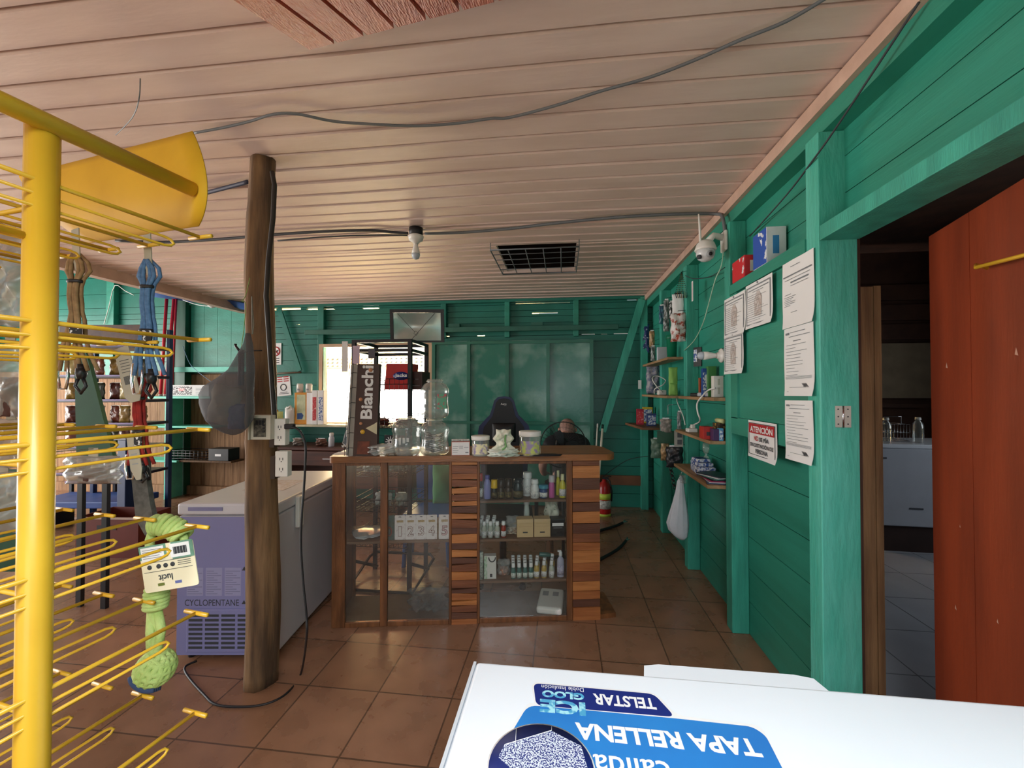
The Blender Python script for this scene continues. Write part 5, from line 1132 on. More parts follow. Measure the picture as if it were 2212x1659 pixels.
dl_ = Vector((-.9, -.5, -.3)).normalized(); MB().tube([cc_ + dl_ * .045 + Vector((0, 0, -.035)), cc_ + dl_ * .062 + Vector((0, 0, -.035))], .014, 14).build('infrared_lamp', INK, t)
MB().tube([cc_ + Vector((-.03, 0, .04)), cc_ + Vector((-.035, 0, .17)), cc_ + Vector((-.04, 0, .23))], [.008, .007, .005], 8).build('antenna', WHITEP, t)
pts = smooth([at(x, y, X=X_) for x, y, X_ in ((1563, 540, 1.03), (1558, 575, 1.02), (1545, 605, 1.0), (1530, 660, 1.0), (1518, 700, 1.0), (1500, 735, 1.02), (1478, 757, 1.03))], 5)
tag(MB().tube(pts, .0035, 6).build('camera_cable', mat('pale_green_cable', '#b9d6bd', .5)), 'pale cable drooping from the white camera to the green stud', 'cable')
# bulb on the wall
p = at(1560, 768, X=1.04); t = thing('light_bulb', 'white bulb in a round ceramic holder on the right wall', 'lamp', p)
Mx = Ry(R(-90)); MB().lathe([(.047, 0), (.047, .008), (.04, .016), (.022, .022), (.02, .035), (0, .036)], (0, 0, 0), 24, Mx).build('holder', WHITEP, t)
MB().lathe([(.014, .0365), (.017, .05), (.026, .09), (.027, .12)], (0, 0, 0), 20, Mx).build('bulb_base', WHITEP, t); MB().lathe([(.027, .121), (.0275, .13), (.02, .15), (0, .157)], (0, 0, 0), 20, Mx).build('bulb_globe', mat('frosted', '#b9c4cf', .2), t)
# shelves
SHW = mat('shelf_pine', '#b08c66', .6, scale=5, col2='#93714e', stretch=(5, .6, 5), bump=.15)
def wshelf(lab, y0, y1, z, x0=.95, m=SHW, x1=None):
    o = MB().bevbox(x0, (x1 or XW - .001), y0, y1, z - .022, z, .002).build('wall_shelf', m); return tag(o, lab, 'shelf')
SZ = (1.79, 1.452, 1.172, .885)
wshelf('short high wooden shelf fixed across the green studs', 3.76, 4.9, SZ[0], .91, x1=XI - .001)
wshelf('long wooden shelf with a white socket box at its near end', 2.835, 3.655, SZ[1], .97); wshelf('long wooden shelf beyond the middle stud, level with the socket box', 3.755, 4.9, SZ[1], .90, x1=XI - .001)
wshelf('wooden shelf with a red carton above the lowest one', 2.835, 3.655, SZ[2], .945); wshelf('lowest wooden shelf carrying magazines', 2.835, 3.655, SZ[3], .93)
cs = MB().prism([(.86, 4.66), (XW - .001, 4.66), (XW - .001, 5.35), (.78, 5.35)], 1.07, 1.095, 'z').prism([(1.1, 4.66), (XW - .001, 4.66), (XW - .001, 4.70), (1.1, 4.70)], .9, 1.069, 'z')
tag(cs.build('corner_shelf', mat('brown_shelf', '#8f5f40', .6, scale=5, col2='#744a30')), 'brown wooden corner shelf with small boxes near the back wall', 'shelf')
def wbox(name, lab, cat, px0, px1, py0, py1, X, m, pm=None, z=None, yaw=0, part='carton', thick=None):
    """upright carton on a right-wall shelf, its face turned to the room's entrance"""
    p = at((px0 + px1) / 2, py1, X=X); D = dep(p); w = (px1 - px0) * D / FPX * .95; h = (py1 - py0) * D / FPX
    if z is not None: p.z = z + .0006
    t = thing(name, lab, cat, p, rotz=yaw); th = thick or min(.05, w)
    MB().bevbox(-w / 2, w / 2, 0, th, 0, h, .0015).build(part, m, t)
    if pm: MB().box(-w * .42, w * .42, -.0009, -.0001, h * .1, h * .85).build('print', pm, t)
    return t, w, h
P1 = mat('print_multi_a', '#d9dde4', .6, scale=50, col2='#3a5aa0', contrast=(.48, .55)); P2 = mat('print_red', '#c2333a', .6, scale=40, col2='#e5b7b3', contrast=(.55, .65))
wbox('small_box', 'olive green box at the left of the corner shelf', 'box', 1362, 1386, 867, 912, .95, mat('olive_box', '#7f9440', .6), None, 1.095)
wbox('small_box', 'red box before the olive one on the corner shelf', 'box', 1376, 1391, 880, 914, .91, mat('crimson_box', '#b3203a', .5), P2, 1.095)
wbox('small_box', 'yellow and blue box at the back right of the corner shelf', 'box', 1389, 1410, 865, 900, 1.04, mat('yellow_box', '#dfc03a', .5), P1, 1.095)
wbox('small_box', 'white and navy box at the front right of the corner shelf', 'box', 1398, 1418, 887, 914, 1.0, mat('navy_box', '#2c3f78', .5), P1, 1.095)
t, w, h = wbox('socket_box', 'white surface socket box at the near end of the long shelf', 'electric box', 1542, 1563, 812, 858, 1.06, WHITEP, None, SZ[1])
for k in range(2): MB().box(-w * .1, w * .12, -.0012, -.0002, h * (.15 + .42 * k), h * (.45 + .42 * k)).build('socket', mat('sock', '#c3c3b6', .5), t)
pts = smooth([at(x, y, X=X_) for x, y, X_ in ((1545, 838, 1.03), (1530, 843, 1.0), (1515, 858, .95), (1506, 872, .94), (1507, 890, .94), (1512, 905, .96), (1510, 912, 1.0), (1498, 918, 1.03), (1490, 923, 1.05))], 5)
tag(MB().tube(pts, .0055, 8).build('power_cable', WHITEP), 'thick white cable from the socket box down to the shelf below', 'cable')
t = thing('plug_adapter', 'white multi-plug adapter lying on the shelf with the red carton', 'adapter', (1.02, 3.42, SZ[2] + .0006)); MB().bevbox(-.05, .02, -.04, .04, 0, .03, .006).build('body', WHITEP, t); MB().bevbox(-.02, .01, -.02, .02, .031, .06, .006).build('plug', WHITEP, t)
pts = smooth([at(x, y, X=X_) for x, y, X_ in ((1462, 850, 1.03), (1463, 868, 1.0), (1470, 885, 1.0), (1476, 900, 1.0), (1480, 918, 1.0))], 4)
tag(MB().tube(pts, .0045, 6).build('power_cable', WHITEP), 'thin white cable dropping past the middle stud to the adapter', 'cable')
wbox('bulb_box', 'blue carton with white print on the long shelf by the socket box', 'box', 1518, 1529, 795, 856, 1.05, mat('blue_carton', '#1f4d9b', .5), P1, SZ[1])
wbox('bulb_box', 'green clear carton behind the socket box', 'box', 1530, 1548, 790, 856, 1.09, mat('green_carton', '#4f8f4c', .5), None, SZ[1])
wbox('bulb_box', 'orange narrow carton next to the blue one on the long shelf', 'box', 1511, 1518, 815, 855, 1.07, mat('orange_carton', '#c6603a', .5), None, SZ[1])
t = thing('hanging_pack', 'black and green pack hanging behind the wall bulb', 'pack', at(1507, 750, X=1.115), rotz=R(-60)); MB().box(-.04, .04, -.004, 0, -.16, 0).build('card', mat('pack_black', '#1b1d1c', .5), t); MB().box(-.035, .0, -.008, -.0045, -.12, -.02).build('white_print', P1, t)
t, w, h = wbox('small_box', 'red printed carton on the second lowest shelf', 'box', 1520, 1541, 922, 949, .965, mat('red_carton', '#b8281f', .5), None, SZ[2], thick=.09); MB().box(-w * .2, w * .2, -.0009, -.0001, h * .3, h * .6).build('print', INK, t)
wbox('small_box', 'purple and black carton beside the red one', 'box', 1541, 1554, 926, 951, .99, mat('purple_carton', '#4a2a5d', .5), None, SZ[2], thick=.06)
wbox('small_box', 'light blue and white carton nearest on the second lowest shelf', 'box', 1554, 1563, 924, 951, 1.02, mat('skyblue_carton', '#4fa6cf', .5), P1, SZ[2], thick=.04)
t = thing('box_row', 'pale yellow small roll lying on top of the row of cartons', 'roll', (1.07, 3.0, SZ[2] + .12)); t.name = 'paper_roll'
MB().tube([(0, -.06, .0), (0, .06, .0)], .016, 10).build('roll', mat('pale_yellow', '#dfe3a3', .5), t)
MB().bevbox(-.03, .03, -.06, .06, -.119, -.017, .002).build('roll_box', mat('pack_dark', '#3a2a1c', .6, scale=30, col2='#b08b3f', contrast=(.55, .6)), t)
# magazines and things on the lowest shelf
MC = ['#27405f', '#d2d4d8', '#b83a6a', '#20242c', '#5f8f86', '#e2e4e6', '#2f3340']
for k, c in enumerate(MC):
    t = tag(MB().bevbox(-.075, .075, -.1, .1, 0, .006, .001).build('magazine', mat('mag_' + c[1:], c, .35, var=.1), None, (1.035, 2.96 + .004 * k, SZ[3] + .0006 + .0068 * k), R(7 * k - 12)), ['dark blue magazine at the bottom of the near pile', 'white magazine second from the bottom of the near pile', 'pink magazine third from the bottom of the near pile', 'black magazine in the middle of the near pile', 'grey green magazine third from the top of the near pile', 'white magazine second from the top of the near pile', 'charcoal magazine on top of the near pile'][k], 'magazine', 'magazines piled on the lowest shelf')
for k in range(4):
    t = thing('soap_packet', ['blue and white packet at the bottom of the far pile', 'blue and white packet second in the far pile', 'blue and white packet third in the far pile', 'blue packet standing on top of the far pile'][k], 'packet', (1.05 - .004 * k, 3.28 + .01 * k, SZ[3] + .0006 + .026 * k), rotz=R(5 * k - 6), group='blue and white packets on the lowest shelf')
    MB().bevbox(-.07 + .008 * k, .07 - .008 * k, -.12 + .02 * k, .12 - .02 * k, 0, .025, .005).build('wrapper', P1, t); MB().box(-.04, .04, -.1 + .02 * k, .1 - .02 * k, .0252, .0256).build('print', NAVY, t)
t = thing('plastic_cup', 'green cup standing on the short high shelf', 'cup', (.97, 3.86, SZ[0] + .0006)); MB().lathe([(0, 0), (.04, 0), (.045, .16), (.05, .165), (.05, .2), (.04, .2), (.036, .02)], (0, 0, 0), 18).build('cup', mat('green_cup', '#157e5b', .35), t); MB().lathe([(.046, .165), (.052, .165), (.052, .175), (.046, .175)], (0, 0, 0), 18).build('rim_band', mat('green_band3', '#0f6b4c', .4), t)
wbox('small_box', 'white folded paper box at the far end of the short high shelf', 'box', 1421, 1444, 753, 782, .97, mat('offwhite', '#c9ced6', .6), None, SZ[0]); wbox('small_box', 'narrow white carton beside the green cup', 'box', 1444, 1454, 748, 778, .97, PAPER, None, SZ[0])
t = thing('towel', 'lime green folded towel standing at the end of the far long shelf', 'towel', (.97, 3.82, SZ[1] + .0006)); MB().pouch(.075, .25, .03, 7, .15).build('cloth', mat('lime_cloth', '#93c766', .8), t); MB().box(-.03, .03, -.018, -.0165, .1, .11).build('stripe', mat('lime_dark', '#7fb555', .8), t)
t = thing('charger', 'tangled white charger and cable on the far long shelf', 'charger', (.97, 4.25, SZ[1] + .0006)); MB().bevbox(-.04, .04, -.04, .04, 0, .05, .01).build('body', WHITEP, t)
MB().tube(smooth([Vector(q) for q in ((0, -.04, .03), (-.06, -.08, .08), (-.10, -.05, .16), (-.05, 0, .19), (.03, -.02, .15), (.0, -.05, .1), (-.07, -.02, .06), (-.06, .04, .01))], 4), .005, 6).build('wire', WHITEP, t)
t = thing('charger', 'grey remote shaped device lying on the near long shelf', 'device', (1.05, 3.3, SZ[1] + .0006), rotz=R(20)); MB().bevbox(-.025, .025, -.09, .03, 0, .03, .008).build('body', mat('device_grey', '#b9bcc4', .4), t); MB().bevbox(-.02, .02, .031, .12, .0, .026, .006).build('grip', BLACKP, t)
# hanging goods along the far studs
def hang(name, lab, cat, x0, x1, y0, y1, X, m, tab=True, th=.03, sd_=1, m2=None, cr=.3):
    p = at((x0 + x1) / 2, y1, X=X); D = dep(p); w = (x1 - x0) * D / FPX; h = (y1 - y0) * D / FPX; t = thing(name, lab, cat, p, rotz=R(-12))
    MB().pouch(w, h, th, sd_, cr).build('pack', m, t)
    MB().box(-w * .3, w * .3, -.001, .001, h - .002, h + .012).build('header', m2 or PAPER, t)
    MB().tube([(0, 0, h + .008), (0, .0, h + .02), ((1.139 - X), .0, h + .022)], .002, 4).build('nail', BLACK, t); return t
NV = mat('navy_pack', '#23346a', .4, scale=30, col2='#b8bfd0', contrast=(.58, .66)); CL = mat('clear_pack', '#9aa39f', .3, scale=40, col2='#4b4f52'); BRP = mat('brown_pack', '#7b5a3c', .4, scale=40, col2='#c9a878')
hang('hanging_pack', 'long navy and white pack hanging by the back corner post', 'pack', 1386, 1402, 700, 762, 1.04, NV, sd_=2)
hang('hanging_pack', 'pale brown pack strip right of the navy one', 'pack', 1403, 1414, 715, 750, 1.05, BRP, sd_=3)
hang('hanging_pack', 'grey brown pack strip below the pale brown one', 'pack', 1406, 1416, 748, 780, 1.06, CL, sd_=4)
hang('hanging_pack', 'blue sock bundle hanging below the short high shelf', 'pack', 1397, 1426, 790, 850, 1.02, mat('sock_blue', '#4b5878', .8, scale=30, col2='#a7a2a4'), sd_=5, th=.08)
hang('hanging_pack', 'teal printed pack hanging on the second stud', 'pack', 1424, 1436, 660, 700, 1.0, mat('teal_pack', '#3f7f86', .4, scale=30, col2='#1f2c5a'), sd_=6)
hang('hanging_pack', 'small white card pack right of the teal one', 'pack', 1434, 1446, 648, 690, .98, CL, sd_=7)
hang('hanging_pack', 'grey spotted pack lower on the second stud', 'pack', 1433, 1446, 690, 716, .98, CL, sd_=8)
hang('hanging_pack', 'black and white pack strip behind the labelled one', 'pack', 1446, 1456, 652, 690, .98, mat('bw_pack', '#2b2d30', .4, scale=30, col2='#e0e0e0', contrast=(.5, .56)), sd_=9)
hang('label_pack', 'black topped pack with a white label under the necklaces', 'pack', 1453, 1476, 635, 682, .99, PAPER, sd_=10, m2=BLACKP, th=.02, cr=.1)
hang('sausage_bag', 'red and white mottled bag hanging on the middle stud', 'bag', 1450, 1480, 676, 738, .98, mat('mottled', '#a3412c', .4, scale=28, col2='#d9d3cf', contrast=(.42, .52)), sd_=11, th=.06)
t = thing('necklace_bunch', 'bunch of dark and amber bead strings hanging highest on the middle stud', 'necklaces', at(1472, 588, X=1.0)); rz_ = random.Random(4)
for k in range(7):
    b = MB(); x = -.045 + .015 * k; pts = [Vector((0, 0, 0)), Vector((x * .5, 0, -.08)), Vector((x, .01, -.17)), Vector((x * .9, 0, -.215))]
    for q in smooth(pts, 6): b.lathe([(0, -.005), (.005, 0), (0, .005)], q, 6)
    b.build('bead_string', mat('amber_bead', '#8a6a35', .3) if k % 2 else BLACKP, t)
MB().tube([(0, 0, 0), (.04, 0, .01)], .002, 4).build('nail', BLACK, t)
t = thing('label_strip', 'white sticker strip hanging on the middle stud', 'label', at(1498, 628, X=1.035)); MB().box(-.004, -.002, -.0, .035, -.08, .08).build('strip', PAPER, t); MB().box(-.005, -.0042, .012, .016, -.07, .07).build('red_line', REDI, t)
t = hang('hanging_pack', 'green and white foil pack hanging low by the second stud', 'pack', 1407, 1432, 948, 990, .96, mat('foil_green', '#8fae9a', .3, scale=30, col2='#5f7f6c'), sd_=15, th=.05)
hang('hanging_pack', 'amber tool card hanging right of the green foil pack', 'pack', 1428, 1446, 945, 995, .98, BRP, sd_=16)
hang('hanging_pack', 'pale printed card pack above the green pad', 'pack', 1427, 1450, 905, 935, .98, mat('beige_print', '#b3a79b', .5, scale=40, col2='#6d6560'), sd_=17)
t = thing('green_pad', 'flat dark green pad hanging between the two lower shelves', 'pad', at(1441, 958, X=.99), rotz=R(-8)); MB().bevbox(-.09, .09, -.004, .004, 0, .12, .002).build('pad', mat('pad_green', '#2f5a43', .6), t); MB().tube([(0, 0, .119), (.05, 0, .13)], .002, 4).build('string', BLACK, t)
t = thing('battery_pack', 'grey long card of small batteries hanging on the middle stud', 'pack', at(1466, 965, X=.99), rotz=R(-10)); MB().box(-.035, .035, -.002, .002, 0, .14).build('card', mat('batt', '#a8a69b', .5), t)
for k in range(2): MB().box(-.01, .025, -.006, -.0022, .02 + .06 * k, .06 + .06 * k).build('battery', mat('batt_d', '#3f4040', .4), t)
MB().tube([(0, 0, .14), (.04, 0, .15)], .002, 4).build('nail', BLACK, t)
hang('hanging_pack', 'dark pack of black clips hanging below the battery card', 'pack', 1440, 1474, 965, 1010, .96, mat('dark_clips', '#25262a', .4, scale=35, col2='#8a8a88', contrast=(.6, .7)), sd_=19, th=.07)
hang('hanging_pack', 'narrow grey strip hanging down the middle stud above the battery card', 'pack', 1463, 1472, 890, 935, .99, CL, sd_=20)
t = thing('chain', 'dark braided chain hanging lowest on the middle stud', 'chain', at(1449, 1012, X=1.0)); b = MB()
for k in range(9): b.tube([(.014 * math.cos(a) + .004 * k, (.014 * math.sin(a) if k % 2 else 0), -.022 * k + (.014 * math.sin(a) if k % 2 == 0 else 0)) for a in [2 * PI * j / 10 for j in range(10)]], .004, 5, closed=True)
b.build('links', mat('chain_m', '#5a4a4e', .4, metal=.6), t); MB().tube([(0, 0, .012), (.139, 0, .02)], .003, 5).build('nail', BLACK, t)
t = thing('glass_holder', 'small clear glass hanging under the shelf with the red carton', 'glass', (.975, 3.0, 1.04)); MB().lathe([(.02, .1), (.024, .06), (.014, .03), (.004, .02), (.02, 0)], (0, 0, 0), 14).build('glass', PETC, t); MB().tube([(0, 0, .1), (0, 0, .109)], .004, 6).build('hook', CHROME, t)
t = thing('glass_holder', 'short clear hanger strip on the second stud above the green pad', 'hanger', at(1443, 895, X=1.02)); MB().tube([(0, 0, 0), (.0, 0, .09)], .006, 6).build('strip', BAGC, t); MB().tube([(0, 0, .09), (.119, 0, .1)], .003, 5).build('nail', CHROME, t)
# white carrier bag
top = at(1470, 1028, X=.98); bw_ = at(1462, 1165, X=.98); H = top.z - bw_.z; D = dep(top); t = thing('carrier_bag', 'white plastic carrier bag hanging below the lowest shelf', 'bag', top, rotz=R(-8))
sil = [(1028, 1470, 1475), (1040, 1464, 1477), (1060, 1461, 1479), (1085, 1455, 1482), (1110, 1448, 1485), (1130, 1443, 1486), (1145, 1446, 1486), (1158, 1458, 1484), (1165, 1468, 1478)]
vs = []; fs = []; ns = 30
for j, (y, xl, xr) in enumerate(sil):
    s_ = D / FPX; cx = ((xl + xr) / 2 - 1471) * s_; rx = (xr - xl) / 2 * s_; z_ = -(y - 1028) * s_
    for k in range(ns): a = 2 * PI * k / ns; q = 1 + .10 * math.sin(10 * a + j * .2) * (1 if j < 6 else .4); vs.append((cx + rx * q * math.cos(a), rx * .55 * q * math.sin(a), z_))
for j in range(len(sil) - 1):
    for k in range(ns): l = (k + 1) % ns; fs.append((j * ns + k, j * ns + l, (j + 1) * ns + l, (j + 1) * ns + k))
fs.append(list(range(ns))); fs.append([(len(sil) - 1) * ns + k for k in range(ns)])
MB().add(vs, fs, True).build('bag', mat('carrier_white', '#dfe6ee', .35, var=.03, scale=20), t)
MB().tube([(0, 0, 0), (.01, 0, .03), (.02, .01, .06)], .004, 6).pouch(.05, .07, .02, 4, .5, Tm(.015, -.01, -.06)).build('handles', BAGC, t)
# high wires on the wall and jamb bits
def wire(lab, pl, r_, m, name='wall_cable', k=5):
    o = MB().tube(smooth([at(x, y, **kw) for x, y, kw in pl], k), r_, 6).build(name, m); tag(o, lab, 'cable'); return o
wire('thin dark cable crossing the top of the green right wall', [(1985, 5, dict(X=1.03)), (1880, 165, dict(X=1.03)), (1800, 285, dict(X=1.03)), (1757, 345, dict(X=1.03)), (1700, 420, dict(X=1.08)), (1620, 510, dict(X=1.12))], .004, INK)
wire('thin dark cable sagging between the studs near the white strip', [(1480, 595, dict(X=1.03)), (1500, 602, dict(X=1.08)), (1535, 597, dict(X=1.12)), (1565, 578, dict(X=1.035))], .003, INK)
t = thing('wall_plug', 'white plug adapter at the top of the door jamb', 'plug', at(1829, 565, X=1.18)); MB().bevbox(-.02, .03, -.03, .0, -.04, .045, .01).build('plug', WHITEP, t); MB().bevbox(-.01, .045, .001, .05, -.09, -.02, .01).build('adapter', GREY, t)
t = thing('door_hinge', 'pale metal hinge screwed on the worn door jamb', 'hinge', at(1820, 900, Y=1.828)); b = MB().box(-.028, -.001, -.003, 0, -.043, .043).box(.001, .03, -.003, 0, -.043, .043); b.build('leaf', mat('hinge', '#c9c8bd', .5), t); MB().tube([(0, -.004, -.043), (0, -.004, .043)], .004, 8).build('pin', CHROME, t)
b = MB()
for x in (-.018, .018):
    for z_ in (-.03, 0, .03): b.lathe([(0, 0), (.003, 0), (.003, .001), (0, .001)], (0, 0, 0), 8, Tm(x, -.0032, z_) @ Rx(R(90)))
b.build('screws', INK, t)
# next room furniture
NR = at(1895, 955, D=3.9); t = thing('white_cabinet', 'white chest with a pale top seen through the doorway', 'cabinet', (2.93, 4.29, 0), rotz=R(-3))
MB().bevbox(0, 1.1, 0, .6, .24, .96, .01).build('body', mat('chest_white', '#c3c8d2', .4, var=.03), t); MB().bevbox(-.01, 1.11, -.01, .61, .961, 1.0, .008).build('top', WHITE, t); MB().box(.03, 1.07, .03, .57, 0, .239).build('dark_base', mat('dark_base', '#3d2620', .7), t)  # dark brown box between the chest and the floor
MB().box(.03, .07, -.004, -.0001, .86, .875).box(.25, .36, -.004, -.0001, .40, .415).build('badges', GREY, t)
def rack(x, lab, w_):
    t = thing('dish_rack', lab, 'rack', (x, 4.45, 1.001)); b = MB()
    for z_ in (.01, .09, .17): b.tube([(0, 0, z_), (w_, 0, z_), (w_, .2, z_), (0, .2, z_)], .003, 5, closed=True)
    for k in range(7): xx = w_ * k / 6; b.tube([(xx, 0, .17), (xx, 0, .01), (xx, .2, .01), (xx, .2, .17)], .002, 4)
    b.build('wires', CHROME, t); MB().tube([(0, .1, .17), (0, .1, .24), (w_, .1, .24), (w_, .1, .17)], .004, 5).build('handle', CHROME, t)
rack(2.97, 'left wire dish rack on the white chest', .16); rack(3.16, 'right wire dish rack on the white chest', .16)
for x, y_, lab, h_ in ((3.05, 4.36, 'clear bottle standing in front of the left dish rack', .24), (3.37, 4.42, 'clear bottle right of the dish racks', .24)):
    bottle('water_bottle', lab, 'bottle', (x, y_ - .0, 1.001), .042, h_, PETC, WHITEP, None, .1, .45)
# ================================================================ CEILING
t = thing('ceiling_lamp', 'bare white bulb in a ceiling holder', 'lamp', (-1.075, 2.96, 2.70)); MB().lathe([(.0, 0), (.05, 0), (.05, -.05), (.04, -.055), (0, -.055)], (0, 0, 0), 22).build('junction_box', BLACKP, t)
MB().lathe([(.052, -.056), (.058, -.062), (.05, -.09), (.03, -.10), (.02, -.115), (0, -.115)], (0, 0, 0), 24).build('holder', WHITEP, t); MB().lathe([(.014, -.116), (.016, -.13), (.026, -.165), (.03, -.19)], (0, 0, 0), 20).build('bulb_base', WHITEP, t); MB().lathe([(.03, -.191), (.031, -.205), (.022, -.226), (0, -.235)], (0, 0, 0), 20).build('bulb_globe', mat('frosted', '#b9c4cf', .2), t)
CON = mat('grey_conduit', '#6b6f73', .5, var=.08); CON2 = mat('dark_conduit2', '#37393f', .5)
Z1 = dict(Z=2.683)
wire('dark conduit along the ceiling left of the bulb', [(250, 520, Z1), (360, 523, Z1), (480, 516, Z1), (590, 507, Z1), (700, 500, Z1), (800, 498, Z1), (850, 502, Z1), (882, 504, Z1)], .0105, CON2, 'conduit')
wire('grey conduit along the ceiling right of the bulb', [(918, 505, Z1), (1000, 502, Z1), (1100, 494, Z1), (1200, 482, Z1), (1350, 468, Z1), (1480, 462, Z1), (1545, 462, Z1), (1560, 468, dict(X=1.02)), (1566, 500, dict(X=1.03))], .0105, CON, 'conduit')
wire('second thinner dark cable beside the left ceiling conduit', [(600, 520, Z1), (700, 512, Z1), (800, 508, Z1), (880, 508, Z1)], .006, INK)
wire('long grey cable waving across the front ceiling planks', [(420, 287, Z1), (480, 276, Z1), (540, 262, Z1), (590, 247, Z1), (640, 246, Z1), (720, 262, Z1), (800, 268, Z1), (900, 272, Z1), (990, 266, Z1), (1060, 256, Z1), (1100, 254, Z1), (1200, 228, Z1), (1300, 196, Z1), (1400, 168, Z1), (1500, 130, Z1), (1600, 86, Z1), (1700, 45, Z1), (1790, -8, Z1)], .006, CON)
wire('thick blue grey cable running to the post under the ceiling', [(440, 418, Z1), (490, 405, Z1), (535, 393, Z1)], .012, mat('blue_cable', '#3b3f58', .5))
wire('thin loose cable hanging in a loop from the left ceiling', [(303, 170, dict(Z=2.69)), (300, 215, dict(Z=2.6)), (285, 255, dict(Z=2.62)), (250, 292, dict(Z=2.68))], .002, CON)
t = thing('vent_grille', 'metal wire grille hung under the dark ceiling opening', 'grille', (-.585, 3.36, 2.65)); b = MB(); W2, H2 = .72, .72
b.tube([(0, 0, 0), (W2, 0, 0), (W2, H2, 0), (0, H2, 0)], .007, 6, closed=True)
MB().tube([(0, 0, 0), (W2, 0, 0), (W2, H2, 0), (0, H2, 0)], .007, 6, closed=True).build('frame', CON, t)
for k in range(1, 5): MB().tube([(W2 * k / 5, 0, 0), (W2 * k / 5, H2, 0)], .0045, 5).build('bar', CON, t)
for k in range(1, 5): MB().tube([(0, H2 * k / 5, .008), (W2, H2 * k / 5, .008)], .004, 5).build('bar', CON, t)
for x in (0, W2):
    for y in (0, H2): MB().tube([(x, y, 0), (x, y, .06)], .004, 5).build('hanger', CON, t)
# ================================================================ LEFT YARD SIDE
t = thing('security_camera', 'small white dome camera under the tarp on the left', 'camera', at(458, 655, Y=5.15)); MB().lathe([(0, .06), (.05, .05), (.062, .01), (.06, 0)], (0, 0, 0), 20).build('hood', WHITEP, t); MB().lathe([(.055, -.001), (.05, -.04), (.02, -.065), (0, -.068)], (0, 0, 0), 20).build('dome', mat('cam_white', '#dfe2e4', .25), t)
MB().tube([(.02, -.04, -.02), (.024, -.056, -.025)], .018, 12).build('lens', BLACKP, t); MB().tube([(.03, .0, .03), (.14, .15, .05), (.15, .3, .05)], .022, 8).build('arm', WHITEP, t)
wire('thin white cable from the small camera to the left', [(455, 662, dict(Y=5.2)), (425, 658, dict(Y=5.3)), (395, 648, dict(Y=5.3))], .005, WHITEP)
wire('thin pale cable hanging in a V on the left back wall', [(225, 700, dict(Y=5.4)), (235, 665, dict(Y=5.4)), (248, 617, dict(Y=5.4)), (270, 628, dict(Y=5.4)), (290, 638, dict(Y=5.4))], .006, WHITEP, k=3)
wire('thin blue grey wire sloping over the left shutter', [(395, 748, dict(Y=5.3)), (410, 785, dict(Y=5.3)), (430, 805, dict(Y=5.2)), (460, 827, dict(Y=5.2))], .004, mat('thin_blue', '#6c8fae', .5))
tp = MB(); vs = []; n = 16
for i in range(n + 1):
    u = i / n; p_ = at(318 + (535 - 318) * u, 612 + 45 * u, Y=5.05); q_ = at(318 + (535 - 318) * u, 640 + 28 * u, Y=5.35)
    for j in range(5): v = j / 4; r_ = p_.lerp(q_, v); vs.append((r_.x, r_.y, r_.z - .03 * math.sin(u * 15) * math.sin(v * PI) - .02 * math.sin(v * PI)))
N_ = len(vs); vs += [(x, y, z_ + .004) for x, y, z_ in vs]; q = [(i * 5 + j, (i + 1) * 5 + j, (i + 1) * 5 + j + 1, i * 5 + j + 1) for i in range(n) for j in range(4)]
tp.add(vs, q + [tuple(a + N_ for a in f[::-1]) for f in q], True); tag(tp.build('tarp', mat('tarp_blue', '#244f9c', .5, scale=4, col2='#173a78')), 'blue tarpaulin stretched under the left roof edge', 'tarp')
POLER = mat('red_pole', '#c3283a', .35, var=.05)
for k, (x0, x1, y1) in enumerate(((360, 347, 848), (376, 357, 848), (374, 366, 850), (381, 371, 845))):
    top = at(x0, 646, Y=5.30); q_ = at(x1, y1, Y=5.05); d_ = q_ - top; bot = top + d_ * (top.z - .46) / (top.z - q_.z)
    q_ = at(x1, y1 + 5, Y=5.2); q_.z = 1.418
    t = thing('red_pole', ['red pole standing on the mint shelf, leftmost of four', 'red pole second from the left on the mint shelf', 'red pole third from the left on the mint shelf', 'red pole nearest to the dark green post'][k], 'pole', q_, group='red poles on the mint shelf'); MB().tube([(0, 0, 0), top - q_], .02 if k < 2 else .014, 10).build('pole', POLER, t); MB().tube([(0, 0, 0), (0, 0, .03)], .024, 10).build('foot_cap', mat('pale_cap', '#c9a8a0', .5), t)
# mint shelves and their goods
tag(MB().bevbox(-5.80, -4.75, 5.12, 5.385, 1.385, 1.417, .004).build('wall_shelf', MINT), 'highest mint green plank shelf with a white box on it', 'shelf')
tag(MB().bevbox(-5.85, -4.70, 5.12, 5.385, .985, 1.01, .004).build('wall_shelf', MINT), 'middle mint green plank shelf behind the mesh bag', 'shelf')
tag(MB().bevbox(-5.85, -5.22, 5.10, 5.385, .515, .54, .004).build('wall_shelf', MINT), 'lowest short mint green shelf near the red leash', 'shelf')
b = MB()
for (z0, z1) in ((.541, .984), (1.011, 1.384), (.0, .514)): tag(MB().box(-5.44, -5.41, 5.13, 5.38, z0, z1).build('shelf_support', MINT), ['mint upright board between the lower two green shelves', 'mint upright board under the highest green shelf', 'mint upright board from the floor to the lowest shelf'][[.541, 1.011, .0].index(z0)], 'board')
t = thing('printed_box', 'long white box with red and black print on the highest mint shelf', 'box', (-5.42, 5.16, 1.4175)); MB().bevbox(0, .62, 0, .15, 0, .155, .003).build('carton', PAPER, t)
MB().box(.03, .36, -.0012, -.0002, .02, .135).build('print', mat('pattern_print', '#efefef', .6, scale=26, col2='#3d3036', contrast=(.47, .5), stretch=(1.6, 1, 3)), t); MB().box(.15, .25, -.0022, -.0013, .07, .11).build('red_print', mat('red_smudge', '#d6555f', .6, scale=30, col2='#efefef'), t)
b = MB()
